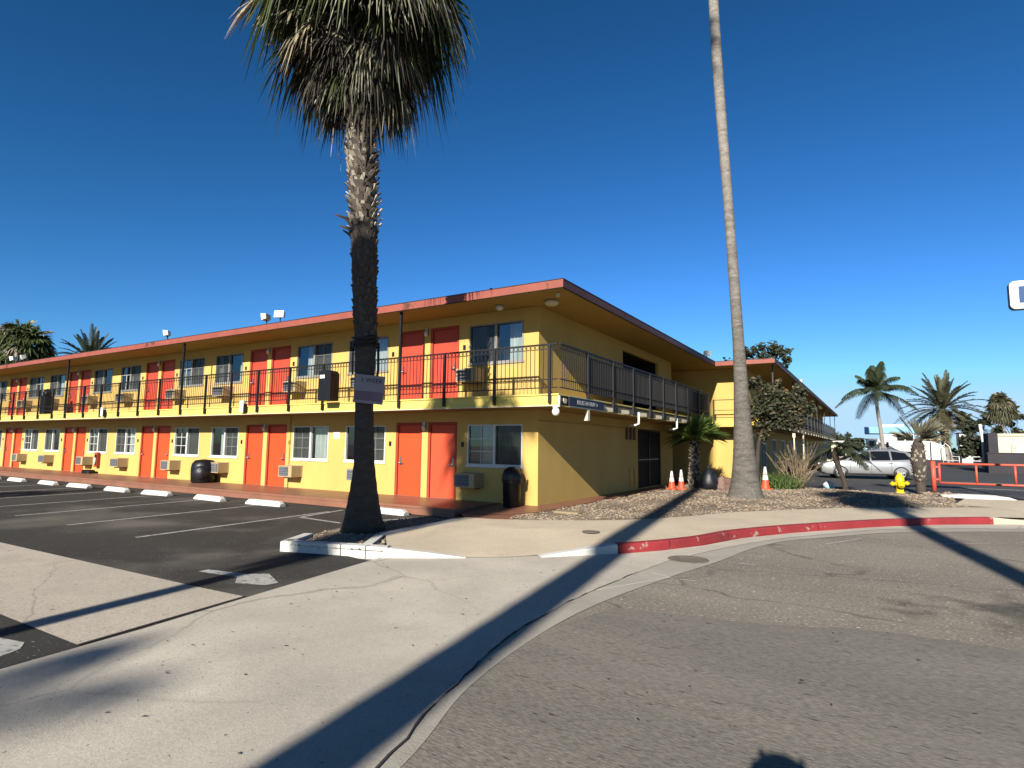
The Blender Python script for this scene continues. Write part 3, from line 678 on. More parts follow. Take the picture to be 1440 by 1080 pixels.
b = MB(); b.tube([(.012, .0, 2.1), (.012, 3, 2.12), (.012, 6, 2.1)], .012, 6); b.build('conduit', m_acside, motel)
# downspouts on slab edge
for y in (3.95, 7.9):
    b = MB(); b.tube([(1.22, y, 2.5), (1.22, y, 2.16), (1.12, y - .02, 2.12), (.95, y - .04, 2.12)], .035, 8); b.build('drain_pipe', m_white, motel)
b = MB(); b.tube([(1.2, -1.2, 2.60), (1.2, -1.2, 2.36), (1.05, -1.2, 2.34)], .03, 8); b.blob((1.12, -1.2, 2.24), .09, .09, .1, 12, 8, 1); b.build('corner_lamp', [m_white, m_globe], motel)
b = MB(); b.loft([[(1.19, .28, 2.38), (1.24, .28, 2.38), (1.24, .38, 2.38), (1.19, .38, 2.38)], [(1.14, .24, 2.1), (1.24, .24, 2.1), (1.24, .38, 2.1), (1.14, .38, 2.1)]], cap=True); b.build('corbel', m_trim, motel)
b = MB(); b.box(1.176, 1.19, -.95, -.8, 2.45, 2.56); b.box(1.176, 1.19, 1.32, 1.48, 2.42, 2.54); b.build('bracket', m_trim, motel)
for x in (-10.35, -19.75):
    b = MB(); b.box(x - .1, x + .1, -1.30, -1.185, 2.45, 2.82); b.box(x + .1, x + .14, -1.29, -1.185, 2.44, 2.72, 1); b.build('junction_box', [m_white, m_black], motel)
# eave lamps
b = MB(); b.lathe([(.17, 5.03), (.18, 4.97), (.12, 4.92), (.01, 4.91)], 16, 0, (.55, -.35, 0)); b.build('eave_lamp', m_trim, motel)
b = MB(); b.lathe([(.10, 5.03), (.10, 4.96), (.06, 4.92), (.01, 4.9)], 14, 0, (-.85, -.55, 0)); b.build('eave_lamp', m_white, motel)
b = MB(); b.box(1.0, 1.06, -.98, -.9, 4.95, 5.03); b.build('eave_camera', m_white, motel)
# wing windows
for h in wh[:11]:
    y0, y1, z0, z1 = h; b = MB(); b.box(2.30, 2.345, y0 + .001, y1 - .001, z0 + .001, z1 - .001, 0)
    w = b.build('window', m_dkwin, motel)
    b = MB()
    for q in (y0 + .001, (y0 + y1) / 2 - .03, y1 - .061): b.box(2.346, 2.40, q, q + .06, z0 + .001, z1 - .001)
    b.box(2.347, 2.399, y0 + .06, y1 - .06, z1 - .07, z1 - .002); b.build('frame', m_white, w)
for h in wh[11:]:
    y0, y1, z0, z1 = h; b = MB(); b.box(2.31, 2.35, y0 + .001, y1 - .001, z0 + .001, z1 - .001); b.build('door', m_door, motel)
# plinth: raised front walkway and side strip
b = MB(); b.box(XL - 2, -1.1, -1.93, -.001, -.20, 0); b.box(XL - 2, -1.09, -1.95, -1.931, -.05, .004)
b.build('walkway', m_walk, motel)
b = MB(); b.loft([[(-1.098, -1.75, -.10), (-1.098, -.002, -.01)], [(.02, -1.6, -.075), (.02, -.002, -.01)], [(.46, -.72, -.06), (.003, .02, -.005)], [(.46, 4.7, -.05), (.003, 4.7, -.005)], [(.48, 13.2, -.05), (.003, 13.2, -.005)]], closed=False)
b.face([(-1.098, -1.75, -.105), (-.35, -2.55, -.075), (.64, -2.3, -.066), (.5, -.72, -.066), (.02, -1.6, -.08)])
b.build('side_walkway', m_walk, motel)
b = MB(); b.face([(-1.15, -2.75, -.19), (-.3, -2.7, -.10), (-.3, -1.9, -.12), (-1.095, -1.75, -.19)]); struct(b.build('ramp', m_walk))
# navy lettered sign on the slab side
sg = thing('fascia_sign', 'narrow navy sign with pale lettering fixed to the balcony edge at the corner', 'sign', (1.2, .27, 2.5))
b = MB(); b.box(0, .035, -1.0, 1.0, -.105, .105); b.build('board', m_navy, sg)
b = MB(); b.box(.0, .045, -1.02, 1.02, -.122, -.106); b.box(.0, .045, -1.02, 1.02, .106, .12); b.build('frame', m_metal, sg)
def text(name, body, mat, parent, loc, rot, size, ext=.004, align='CENTER'):
    c = bpy.data.curves.new(name, 'FONT'); c.body = body; c.size = size; c.extrude = ext; c.align_x = align; c.align_y = 'CENTER'
    o = bpy.data.objects.new(name, c); COL.objects.link(o); o.data.materials.append(mat); 
    me = bpy.data.meshes.new_from_object(o.evaluated_get(bpy.context.evaluated_depsgraph_get())); bpy.data.objects.remove(o)
    o = bpy.data.objects.new(name, me); COL.objects.link(o)
    if not me.materials: me.materials.append(mat)
    o.parent = parent; o.location = loc; o.rotation_euler = rot
    return o
text('lettering', 'REGISTRATION  >', m_signtxt, sg, (.04, 0, 0), (R(90), 0, R(90)), .15)
# rooftop bits
b = MB(); b.box(-3.2, -.4, 17, 19.5, 5.2, 5.9); b.box(-3.3, -.3, 16.9, 19.6, 5.9, 5.98)
b.build('rooftop_housing', m_cream, motel)
b = MB(); b.tube([(-2.3, 1.2, 5.2), (-2.3, 1.2, 6.1)], .04, 8); b.build('vent_pipe', m_black, motel)
def flood(loc, rz, label, white=True, tilt=20):
    t = thing('floodlight', label, 'floodlight', loc, rz, 'floodlights along the roof edge')
    b = MB(); b.tube([(0, 0, -.02), (0, 0, .3)], .02, 6); b.box(-.08, .08, -.08, .08, -.02, .01); b.build('bracket', m_black, t)
    b = MB(); Mx = Matrix.Translation((0, -.03, .40)) @ Matrix.Rotation(R(tilt), 4, 'X') @ Matrix.Scale(.68, 4)
    b.loft([[Mx @ V(q) for q in ((-.24, -.12, -.17), (.24, -.12, -.17), (.24, -.12, .17), (-.24, -.12, .17))], [Mx @ V(q) for q in ((-.2, .12, -.12), (.2, .12, -.12), (.2, .12, .12), (-.2, .12, .12))]], cap=True)
    b.build('lamp_head', m_white if white else m_trim, t)
    b = MB(); b.box(-.21, .21, -.135, -.125, -.14, .14, 0, Mx); b.build('lens', m_lampw, t)
    return t
flood((-9.15, -.9, 5.22), R(25), 'white square floodlight of the pair on the roof left of the shaggy palm', tilt=-8)
flood((-9.85, -.9, 5.22), R(-70), 'grey floodlight seen side on, beside the white square one on the roof', False, 10)
flood((-15.9, -.9, 5.22), R(-50), 'lone small floodlight on the long roof edge above an upstairs window', True, 10)
flood((-29.3, -.9, 5.22), R(-10), 'floodlight at the far left roof end before the dark palm, right one of two')
flood((-30.5, -.9, 5.22), R(-60), 'floodlight at the far left roof end before the dark palm, left one of two')
flood((1.0, 13.4, 5.22), R(60), 'small white floodlight where the two roofs meet', True, 5)
flood((3.4, 27, 5.22), R(90), 'small white floodlight halfway along the dark wing roof edge', True, 5)

# ------------------------------------------------------------------ site furniture
# wheel stops
def make_stop(loc, label, rz=0):
    b = MB(); h = .135
    prof = [(-.10, 0), (.10, 0), (.085, .09), (.055, h), (-.055, h), (-.085, .09)]
    xs = [(-.70, .55), (-.62, .9), (-.6, 1), (.6, 1), (.62, .9), (.70, .55)]
    b.loft([[V((x, y, z * s)) for y, z in prof] for x, s in xs], cap=True)
    o = b.build('wheel_stop', m_whitedirty, loc=loc); o.rotation_euler = (0, 0, rz)
    return tag(o, label, 'wheel stop', 'wheel stops along the walkway')
ws = [(-6.85, -2.75, 'white wheel stop nearest the shaggy palm on its left, below the air conditioners'), (-9.25, -2.85, 'white wheel stop in front of the fourth orange door pair from the right end'),
      (-12.05, -2.88, 'white wheel stop just right of the black bagged bin'), (-14.4, -2.95, 'white wheel stop in front of the black bagged bin'),
      (-17.1, -2.95, 'white wheel stop in front of the orange doors left of the black bagged bin'), (-19.5, -3.0, 'white wheel stop below the red extinguisher cabinet'),
      (-22.4, -3.0, 'white wheel stop left of the red extinguisher cabinet'), (-24.9, -3.0, 'second white wheel stop from the far left end'), (-27.4, -3.0, 'farthest white wheel stop at the left end'),
      (-3.0, -2.2, 'white wheel stop behind the shaggy palm trunk beside the walkway end')]
o0 = None
for x, y, l in ws:
    if o0 is None: o0 = make_stop((x, y, -.203), l); o0.rotation_euler[2] = R(2)
    else:
        c = o0.copy(); COL.objects.link(c); c.location = (x, y, -.203); c.rotation_euler = (0, 0, R(rnd.uniform(-3, 4))); c['label'] = l
# bins
t = thing('trash_bin', 'black dome topped trash bin standing at the yellow corner by the side wall', 'trash bin', (-.52, -.38, -.03))
b = MB(); b.lathe([(.20, 0), (.215, .02), (.235, .58), (.25, .60), (.25, .64)], 18); b.build('body', m_plastic, t)
b = MB(); b.lathe([(.255, .63), (.26, .66), (.25, .78), (.20, .90), (.12, .96), (.02, .98)], 18); b.build('lid', m_plastic, t)
b = MB(); b.box(.23, .29, -.05, .05, .56, .74); b.box(.27, .31, -.03, .03, .7, .82); b.build('handle', m_plastic, t)
t = thing('bagged_bin', 'squat black bin wrapped in a shiny black bag against the yellow wall', 'trash bin', (-13.65, -.45, 0))
b = MB(); b.lathe([(.36, 0), (.41, .05), (.43, .5), (.40, .68), (.3, .80), (.05, .84)], 20); b.build('body', m_plastic, t)
b = MB(); b.blob((.16, -.20, .36), .30, .26, .32, 14, 8, 0, .08); b.build('bag', m_bag, t)
b = MB(); b.bevbox(-.32, .32, -.15, .15, 0, .16, .03)
tag(b.build('door_box', m_plastic, loc=(-22.88, -.28, 0)), 'low black box on the walkway below the red extinguisher cabinet', 'box')
t = thing('extinguisher_cabinet', 'narrow red fire extinguisher cabinet on the yellow wall', 'cabinet', (-22.62, -.001, .28))
b = MB(); b.box(-.14, .14, -.14, 0, 0, .66); b.build('case', m_dframe, t)
b = MB(); b.box(-.1, .1, -.146, -.141, .1, .56); b.build('window', m_dkwin, t)
b = MB(); b.tube([(0, -.16, .12), (0, -.16, .42)], .05, 8); b.build('extinguisher', m_litter, t)
def rail_bin(loc, label, tall):
    t = thing('rail_bin', label, 'bin', loc, 0, 'black bins on the balcony railing')
    b = MB(); w = .25; prof = [(-w, 0), (w, 0), (w, .78), (w * .6, .86), (0, .89), (-w * .6, .87), (-w, .84)]
    b.loft([[V((x, -.16, z)) for x, z in prof], [V((x, .16, z)) for x, z in prof]], cap=True); b.build('body', m_plastic, t)
    if tall: b = MB(); b.lathe([(.14, .86), (.18, .92), (.16, 1.06), (.1, 1.16), (.02, 1.2)], 12); b.build('lid', m_plastic, t)
    else: b = MB(); b.box(-.2, .0, -.168, -.161, .64, .74); b.build('paper_label', m_white, t)
    return t
rail_bin((-6.12, -1.4, 2.68), 'black box with a white label hung on the balcony railing left of the palm', False)
rail_bin((-25.85, -1.0, 2.66), 'black bin with a narrow top on the far left balcony', True)
# cones
def cone(loc, label, rz, h=.72):
    t = thing('traffic_cone', label, 'traffic cone', loc, rz, 'traffic cones by the side wall')
    b = MB(); b.bevbox(-.18, .18, -.18, .18, 0, .035, .02); b.build('base', m_orange, t)
    f_ = lambda z: .135 - (.135 - .03) * z / h
    b = MB(); b.lathe([(f_(0), .035), (f_(.3), .3), (f_(.5), .5), (f_(.66), .66), (.03, h), (.01, h)], 18, 0, cap=False); b.build('body', m_orange, t)
    
    for a_, c_ in ((.28, .43), (.46, .66)):
        b = MB(); b.lathe([(f_(a_) + .003, a_), (f_(c_) + .003, c_)], 18, 0, cap=False); b.build('reflective_collar', m_conewhite, t)
    return t
c0 = cone((.72, 8.85, -.05), 'orange and white traffic cone nearest the dark side door, left of its pair', .1, .66)
dup(c0, (1.0, 9.1, -.07), .6, 'orange and white traffic cone touching the small fan palm, right of its pair', (1, 1, 1.1))
dup(c0, (3.55, 11.4, -.07), .3, 'orange and white traffic cone between the tall palm trunk and the green clump', (1.2, 1.2, 1.3))
# bags and boxes
t = thing('garbage_bag', 'knotted black garbage bag slumped beside the small fan palm trunk', 'garbage bag', (1.85, 9.75, -.08))
b = MB(); rb = random.Random(5)
rings = []
for z, r in ((0, .22), (.1, .30), (.3, .31), (.5, .26), (.66, .19), (.74, .10), (.80, .05)):
    rings.append([V((r * (1 + rb.uniform(-.14, .14)) * math.cos(2 * PI * j / 14), r * (1 + rb.uniform(-.14, .14)) * math.sin(2 * PI * j / 14), z)) for j in range(14)])
b.loft(rings, cap=True, sm=True); b.build('sack', m_bag, t)
b = MB(); b.loft([[V((.04 * math.cos(a), .04 * math.sin(a), .79)) for a in (0, 2, 4)], [V((.11 * math.cos(a), .09 * math.sin(a), .9)) for a in (0, 2, 4)]], cap=True); b.build('knot', m_bag, t)
b = MB(); b.bevbox(-.28, .28, -.2, .2, 0, .24, .02); tag(b.build('cardboard_box', m_card, loc=(2.62, 10.05, -.07)), 'flat brown box on the gravel left of the tall palm, lower of two', 'box')
b = MB(); b.bevbox(-.26, .26, -.2, .2, 0, .20, .02); o = b.build('cardboard_box', m_card, loc=(2.6, 10.05, .172)); o.rotation_euler[2] = .1; tag(o, 'brown box stacked upon another left of the tall palm', 'box')
b = MB(); rings = []
for z, r in ((0, .2), (.12, .2), (.3, .16), (.45, .1), (.5, .03)): rings.append([V((r * (1 + rb.uniform(-.2, .2)) * math.cos(2 * PI * j / 11), r * (1 + rb.uniform(-.2, .2)) * math.sin(2 * PI * j / 11), z)) for j in range(11)])
b.loft(rings, cap=True, sm=True); tag(b.build('cloth_bundle', m_pink, loc=(2.25, 9.95, -.07)), 'faded pink cloth bundle between the black bag and the brown boxes', 'bundle')
# litter and broken concrete
b = MB(); rings = [[V((.22 * s * math.cos(2 * PI * j / 9) * rb.uniform(.8, 1.2), .15 * s * math.sin(2 * PI * j / 9) * rb.uniform(.8, 1.2), z)) for j in range(9)] for s, z in ((.7, 0), (.9, .07), (1.0, .14), (1.1, .2), (.6, .30), (.1, .33))]
b.loft(rings[:3], 1, cap=True, sm=True); b.loft(rings[2:], 0, cap=True, sm=True)
tag(b.build('litter_bag', [m_litter, m_litterb], loc=(5.42, 15.6, -.2)), 'crumpled white and pale blue plastic bag on the asphalt', 'litter')
b = MB(); b.loft([[V((1.0 * s * math.cos(2 * PI * j / 8) * rb.uniform(.8, 1.1), .3 * s * math.sin(2 * PI * j / 8), z)) for j in range(8)] for s, z in ((1, 0), (.9, .08), (.5, .13))], cap=True)
tag(b.build('concrete_chunk', m_whitedirty, loc=(10.0, 12.6, -.12)), 'broken slab of pale concrete lying right of the gate post', 'concrete')
g = MB()
for _ in range(60): stone(g, 9.15 + rg.gauss(0, .35), 13.6 + rg.gauss(0, .5), -.1, rg.uniform(.04, .12), rg)
o = g.build('rubble', m_stones); o['kind'] = 'stuff'
# hydrant
t = thing('fire_hydrant', 'bright yellow fire hydrant on the gravel in front of the silver car', 'fire hydrant', (7.87, 13.0, -.08), R(10))
b = MB(); b.lathe([(.16, 0), (.16, .04), (.115, .05), (.115, .36), (.15, .38), (.15, .43), (.13, .44)], 18); b.build('barrel', m_hyd, t)
b = MB(); b.lathe([(.155, .44), (.155, .47), (.14, .56), (.09, .66), (.04, .69), (.04, .74), (.01, .745)], 18); b.build('bonnet', m_hyd, t)
for s, r, zz, ang in ((-1, .065, .33, 0), (1, .06, .36, 0), (-1, .085, .30, 90)):
    b = MB(); Mx = Matrix.Rotation(R(ang), 4, 'Z') @ Matrix.Translation((s * .1, 0, zz)) @ Matrix.Rotation(R(90 * s), 4, 'Y')
    b.lathe([(r, 0), (r, .1), (r * 1.3, .11), (r * 1.3, .16), (r * .5, .17), (r * .5, .21), (.005, .212)], 12, M=Mx); b.build('nozzle', m_hyd, t)
# gate
t = thing('barrier_gate', 'orange red tubular swing gate across the entrance on the right', 'gate', (9.12, 16.5, -.1))
b = MB(); b.tube([(0, 0, -.05), (0, 0, 1.13)], .085, 12); b.lathe([(.09, 1.13), (.09, 1.15), (.02, 1.17)], 12); b.build('post', m_gate, t)
b = MB(); W_ = 5.2
b.tube([(.2, 0, .27), (.2, 0, 1.06)], .045, 8); b.tube([(.17, 0, 1.06), (W_, 0, 1.06)], .045, 8); b.tube([(.17, 0, .29), (W_, 0, .29)], .04, 8)
for x in (1.38, 2.56, 3.74, W_): b.tube([(x, 0, .31), (x, 0, 1.03)], .04, 8)
b.build('frame', m_gate, t)
b = MB(); b.box(.06, .2, -.03, .03, .40, .46); b.box(.06, .2, -.03, .03, .9, .96); b.build('hinge', m_gate, t)
# thin pale post by the bare bush
b = MB(); b.tube([(0, 0, 0), (.02, 0, 2.35)], .03, 8); b.lathe([(.035, 2.35), (.02, 2.38)], 8, c=(.02, 0, 0)); tag(b.build('marker_post', m_trim, loc=(4.7, 13.4, -.08)), 'thin pale bare post standing in the dry bush', 'post')
b = MB(); b.tube([(0, 0, 0), (.01, 0, 2.2)], .03, 8); b.box(-.05, .07, -.02, .02, 2.1, 2.3); tag(b.build('marker_post', m_trim, loc=(3.95, 17.3, -.1)), 'thin grey post beside the wing behind the leafy tree', 'post')

# ------------------------------------------------------------------ plants
def strip(b, pts, ws, side, m):
    n = len(b.v)
    for p, w in zip(pts, ws):
        b.v.append(tuple(p - side * w)); b.v.append(tuple(p + side * w))
    for i in range(len(pts) - 1):
        q = n + 2 * i; b.f.append((q, q + 1, q + 3, q + 2)); b.m.append(m); b.sm.append(False)
DOWN = V((0, 0, -1))
def fan_frond(b, base, d, pet, Rr, nseg, spread, droop, rng, m=0, mp=None, sag=.25, tipd=.5, wf=1.):
    d = d.normalized(); mid = base + d * pet * .5 + DOWN * sag * pet * .15; hub = base + d * pet + DOWN * sag * pet * .5
    f = (hub - mid).normalized()
    s = f.cross(V((0, 0, 1)))
    if s.length < .1: s = V((rng.uniform(-1, 1), rng.uniform(-1, 1), 0)); s = (s - f * s.dot(f))
    s.normalize(); s = (Matrix.Rotation(rng.uniform(-.5, .5), 3, f) @ s); nn = s.cross(f)
    wp = .018
    strip(b, [base, mid, hub], [wp * 1.6, wp, wp * .8], s, m if mp is None else mp)
    for i in range(nseg):
        a = (-.5 + (i + .5) / nseg) * spread + rng.uniform(-.03, .03)
        dr = f * math.cos(a) + s * math.sin(a); L_ = Rr * (.70 + .3 * math.cos(a * .8)) * rng.uniform(.88, 1.08)
        tip = droop * rng.uniform(.6, 1.4)
        fold = nn * (.08 * (1 if i % 2 else -1))
        pts = [hub + dr * L_ * t + (DOWN * tip * t * t * L_) + DOWN * tipd * max(0, t - .6) ** 2 * L_ * 2 * tip + fold * L_ * t * .5 for t in (.05, .4, .72, 1.)]
        w = Rr * spread / nseg * .5 * wf
        side = dr.cross(nn); side = (side + nn * (.5 if i % 2 else -.5)).normalized()
        strip(b, pts, [w * .25, w * .62, w * .5, w * .05], side, m)
def feather_frond(b, base, d, L_, droop, nl, ll, rng, m=0, hang=.35, vee=.5, wl=.03, twist=0):
    d = d.normalized(); P = []
    for i in range(9):
        t = i / 8; P.append(base + d * L_ * t + DOWN * droop * L_ * t * t)
    s0 = d.cross(V((0, 0, 1)))
    if s0.length < .05: s0 = V((1, 0, 0))
    s0.normalize()
    strip(b, P, [.035 * (1 - .85 * i / 8) * (L_ / 3) + .004 for i in range(9)], s0, m)
    for k in range(nl):
        t = .14 + .86 * k / nl; i = min(7, int(t * 8)); u = t * 8 - i; p = P[i].lerp(P[i + 1], u); tg = (P[i + 1] - P[i]).normalized()
        sd = tg.cross(V((0, 0, 1)));
        if sd.length < .05: sd = s0
        sd.normalize(); up = sd.cross(tg)
        l = ll * (math.sin(PI * min(1, t * .85 + .12)) ** .6) * rng.uniform(.85, 1.1)
        for sg_ in (-1, 1):
            dd = (sd * sg_ * .85 + tg * .55 + up * vee * rng.uniform(.4, 1.2)).normalized()
            q1 = p + dd * l * .5 + DOWN * hang * l * .2; q2 = p + dd * l + DOWN * hang * l
            strip(b, [p, q1, q2], [wl * .6, wl, wl * .1], tg, m)
def palm_trunk(pts, rad, n=14, ring=.0, rng=rnd, step=.12):
    P = catmull(pts, 6); Lr = [0]
    Rr = []
    k = len(pts)
    for i in range(len(P)):
        t = i / (len(P) - 1) * (k - 1); j = min(k - 2, int(t)); Rr.append(rad[j] + (rad[j + 1] - rad[j]) * (t - j))
    # refine
    tot = sum((c - a).length for a, c in zip(P, P[1:])); nn = max(8, int(tot / step))
    d = [0]
    for a, c in zip(P, P[1:]): d.append(d[-1] + (c - a).length)
    out = []; rr = []; j = 0
    for i in range(nn + 1):
        s = tot * i / nn
        while j < len(d) - 2 and d[j + 1] < s: j += 1
        u = (s - d[j]) / max(1e-9, d[j + 1] - d[j]); out.append(P[j].lerp(P[j + 1], u)); rr.append((Rr[j] + (Rr[j + 1] - Rr[j]) * u) * (1 + (ring if i % 2 else -ring) + rng.uniform(-ring, ring) * .6))
    b = MB(); b.tube(out, rr, n); return b, out, rr
def boots(b, P, rr, z0, z1, rng, m, size=.16, out=.06, per=11, ms=None, up=True):
    for i in range(len(P) - 1):
        if not (z0 <= P[i].z <= z1): continue
        for j in range(per):
            a = 2 * PI * (j + .5 * (i % 2) + rng.uniform(-.2, .2)) / per; r = rr[i]
            o = V((math.cos(a), math.sin(a), 0)); s = V((-math.sin(a), math.cos(a), 0))
            h = size * rng.uniform(.6, 1.3); w = size * .42 * rng.uniform(.7, 1.2); e = out * rng.uniform(.4, 1.7)
            p = P[i] + o * (r - .015) + V((0, 0, rng.uniform(-.04, .04)))
            tilt = s * rng.uniform(-.06, .06)
            q = [p - s * w, p + s * w, p + s * w * .55 + o * e + V((0, 0, h)) + tilt, p - s * w * .55 + o * e + V((0, 0, h)) + tilt]
            mm = m if ms is None else rng.choice(ms)
            b.face(q, mm); q2 = [v - o * .035 for v in (q[3], q[2])]
            b.face([q[3], q[2], q2[1], q2[0]], mm); b.face([q[0], q[3], q2[0]], mm); b.face([q[1], q2[1], q[2]], mm)
def dirv(az, el): return V((math.cos(az) * math.cos(el), math.sin(az) * math.cos(el), math.sin(el)))

# --- the shaggy palm in the island
LB = V((-.81, -5.06, 0)); LR = V((.70, .71, 0))
def lp(u, z, dpt=0): return LR * u + V((-.71, .70, 0)) * dpt + V((0, 0, z + .1))
rl = random.Random(11)
lpm = thing('shaggy_palm', 'big shaggy fan palm with hanging fronds growing from the white kerbed island', 'palm tree', (LB.x, LB.y, -.1))
b, P, rr = palm_trunk([lp(0, -.1), lp(-.01, .3), lp(-.02, 1.07), lp(-.06, 2.18), lp(-.08, 3.38), lp(-.14, 4.46), lp(-.21, 5.85), lp(-.30, 7.05), lp(-.40, 8.5), lp(-.48, 10.6)],
                      [.42, .305, .19, .165, .20, .225, .255, .255, .24, .2], 18, .015, rl)
boots(b, P, rr, 3.45, 5.6, rl, 0, .13, .035, 12, ms=[1])  # leaf bases all dark here, the cast shade put into their colour
boots(b, P, rr, 5.6, 8.9, rl, 0, .11, .075, 15, ms=[2, 2, 1])
for (z, e, a) in ((5.72, .32, 0), (5.56, .26, .3), (5.4, .16, -.2)):
    c = lp(-.2, z); o = (-LR + V((-.71, .70, 0)) * a).normalized(); s = V((0, 0, 1)).cross(o)
    b.loft([[c + o * .2 + s * q + V((0, 0, w)) for q, w in ((-.07, 0), (.07, 0), (0, -.07))], [c + o * (.22 + e) + s * q + V((0, 0, .07 + w)) for q, w in ((-.015, 0), (.015, 0), (0, -.02))]], 1, cap=True)
b.build('trunk', [m_bark_dk, m_boot_dk, m_boot], lpm)
# skirt of old fronds
b = MB()
for i in range(255):
    z = 8.35 + 2.6 * rl.random() ** .85; t = (z - 8.35) / 2.6
    az = rl.gauss(rl.choice((-2.6, -.4, 1.0, 2.4, -1.4, .3)), .5)
    base = lp(-.30 - .05 * (z - 7), z); el = R(-48 + 52 * t + rl.uniform(-20, 20))
    m = rl.choices((0, 1, 2, 3), (.6 + t, 2.0 + 1.2 * t, 1.1 - .2 * t, 4.6 - 2.4 * t))[0]
    fan_frond(b, base + dirv(az, 0) * .2, dirv(az, el), (.30 + .95 * t) * rl.uniform(.6, 1.3), rl.uniform(.42, .72) * (.8 + .4 * t), 18, R(rl.uniform(90, 200)), rl.uniform(.25, 1.1), rl, m, sag=.6, tipd=.9, wf=.8)
b.build('dead_skirt', [m_fan, m_deadgr, m_dead, m_oldshade], lpm)
b = MB()
for i in range(78):
    z = rl.uniform(10.6, 11.5); az = rl.uniform(0, 2 * PI); el = R(rl.uniform(-25, 75))
    fan_frond(b, lp(-.48, z), dirv(az, el), rl.uniform(1.0, 1.45), rl.uniform(.95, 1.2), 30, R(rl.uniform(140, 200)), rl.uniform(.5, 1.2), rl, rl.choice((0, 0, 0, 1)), sag=.55, tipd=.8, wf=.8)
b.build('crown', [m_fan, m_deadgr], lpm)
b = MB()
for dz, r_ in ((3.34, .02), (3.42, .026), (3.28, .018)):
    b.tube([lp(-.08, dz) + dirv(2 * PI * i / 14, 0) * (.225 + .02 * rl.random()) + V((0, 0, .03 * math.sin(i))) for i in range(15)], r_, 6, cap=False)
b.tube([lp(-.08, 3.36) + LR * .24, lp(.16, 3.2) + V((0, 0, 0)), lp(.17, 2.85), lp(.14, 2.6)], .025, 6)
b.tube([lp(-.08, 3.36) - LR * .22, lp(-.3, 3.0), lp(-.29, 2.75)], .015, 6)
tag(b.build('cable_coil', m_black, loc=(LB.x, LB.y, -.1)), 'black cable wound around the shaggy palm trunk', 'cable')
sgn = thing('paper_sign', 'mauve paper sign with dark printing tied round the shaggy palm trunk', 'sign', (LB.x, LB.y, -.1), 0)
Fv = V((.71, -.70, 0))
Mx = Matrix(((LR.x, -Fv.x, 0, 0), (LR.y, -Fv.y, 0, 0), (0, 0, 1, 0), (0, 0, 0, 1)))
c0_ = V((.02, -.235, 2.55))
Mb = Mx @ Matrix.Translation(c0_) @ Matrix.Rotation(R(4), 4, 'Y')
b = MB(); b.box(-.265, .265, -.006, .006, -.25, .27, 0, Mb); b.build('sheet', m_paper, sgn)
b = MB(); b.box(-.24, .245, -.010, -.0065, -.20, -.03, 0, Mb); b.build('printed_block', m_paper2, sgn)
tx = text('lettering', '1 WEEK', m_ink, sgn, (0, 0, 0), (0, 0, 0), .115, .001)
tx.matrix_local = Mb @ Matrix.Translation((.03, -.0085, .17)) @ Matrix.Rotation(R(90), 4, 'X')

# --- the tall bare palm trunk on the right
TB = V((3.58, 6.9, 0)); TR = V((.98, .18, 0))
tp_ = lambda u, z: TR * u + V((0, 0, z + .1))
tall = thing('tall_palm', 'very tall slender palm with a smooth grey trunk flaring at its gravel foot', 'palm tree', (TB.x, TB.y, -.1))
b, P, rr = palm_trunk([tp_(.05, -.15), tp_(.05, .1), tp_(.05, .5), tp_(.045, 1.26), tp_(.02, 2.72), tp_(-.03, 4.9), tp_(-.21, 9.2), tp_(-.41, 13.5), tp_(-.53, 16.95), tp_(-.68, 23.3)],
                      [.62, .51, .42, .335, .25, .18, .155, .17, .165, .15], 20, .008, rl)
b.build('trunk', m_bark_tall, tall)
b = MB()
for i in range(60):
    az = rl.uniform(0, 2 * PI); el = R(rl.uniform(-50, 75)); fan_frond(b, tp_(-.68, rl.uniform(23, 23.6)), dirv(az, el), rl.uniform(.9, 1.3), 1.0, 22, R(170), rl.uniform(.5, 1), rl, 0, wf=.9)
b.build('crown', m_fan, tall)

# --- casters of the long shadows: palms across the street, behind the photographer
def fanpalm(name, label, loc, h, r0, r1, crown_n, seed, lean=(0, 0), skirt=0, Rr=.95, pet=.95, mats=None, group=None, nseg=20, barkmat=None):
    rg_ = random.Random(seed); t = thing(name, label, 'palm tree', loc, 0, group)
    b, P, rr = palm_trunk([(0, 0, -.1), (0, 0, .4), (lean[0] * .3, lean[1] * .3, h * .4), (lean[0] * .7, lean[1] * .7, h * .75), (lean[0], lean[1], h)], [r0 * 1.6, r0, r0 * .8, r1, r1], 12, .02, rg_, .2)
    b.build('trunk', barkmat or m_bark_gr, t)
    b = MB(); top = V((lean[0], lean[1], h))
    for i in range(crown_n):
        az = rg_.uniform(0, 2 * PI); el = R(rg_.uniform(-45, 80)); fan_frond(b, top + V((0, 0, rg_.uniform(-.4, .3))), dirv(az, el), pet * rg_.uniform(.8, 1.2), Rr * rg_.uniform(.85, 1.1), nseg, R(rg_.uniform(140, 190)), rg_.uniform(.4, 1.0), rg_, 0, wf=.95)
    b.build('crown', (mats or [m_fan])[0], t)
    if skirt:
        b = MB()
        for i in range(int(skirt * 30)):
            u = rg_.random(); z = h - skirt * u; az = rg_.uniform(0, 2 * PI); k_ = max(0, z / h); px = lean[0] * k_ ** .7; py = lean[1] * k_
            fan_frond(b, V((px, py, z)), dirv(az, R(-25 - 45 * u + rg_.uniform(-15, 15))), .2 + pet * .6 * (1 - u), .45 + .4 * (1 - u), 12, R(100), 1.2, rg_, 0, wf=1.15)
        b.build('dead_skirt', m_dead, t)
    return t
GP = 'palms standing across the street behind the viewer'
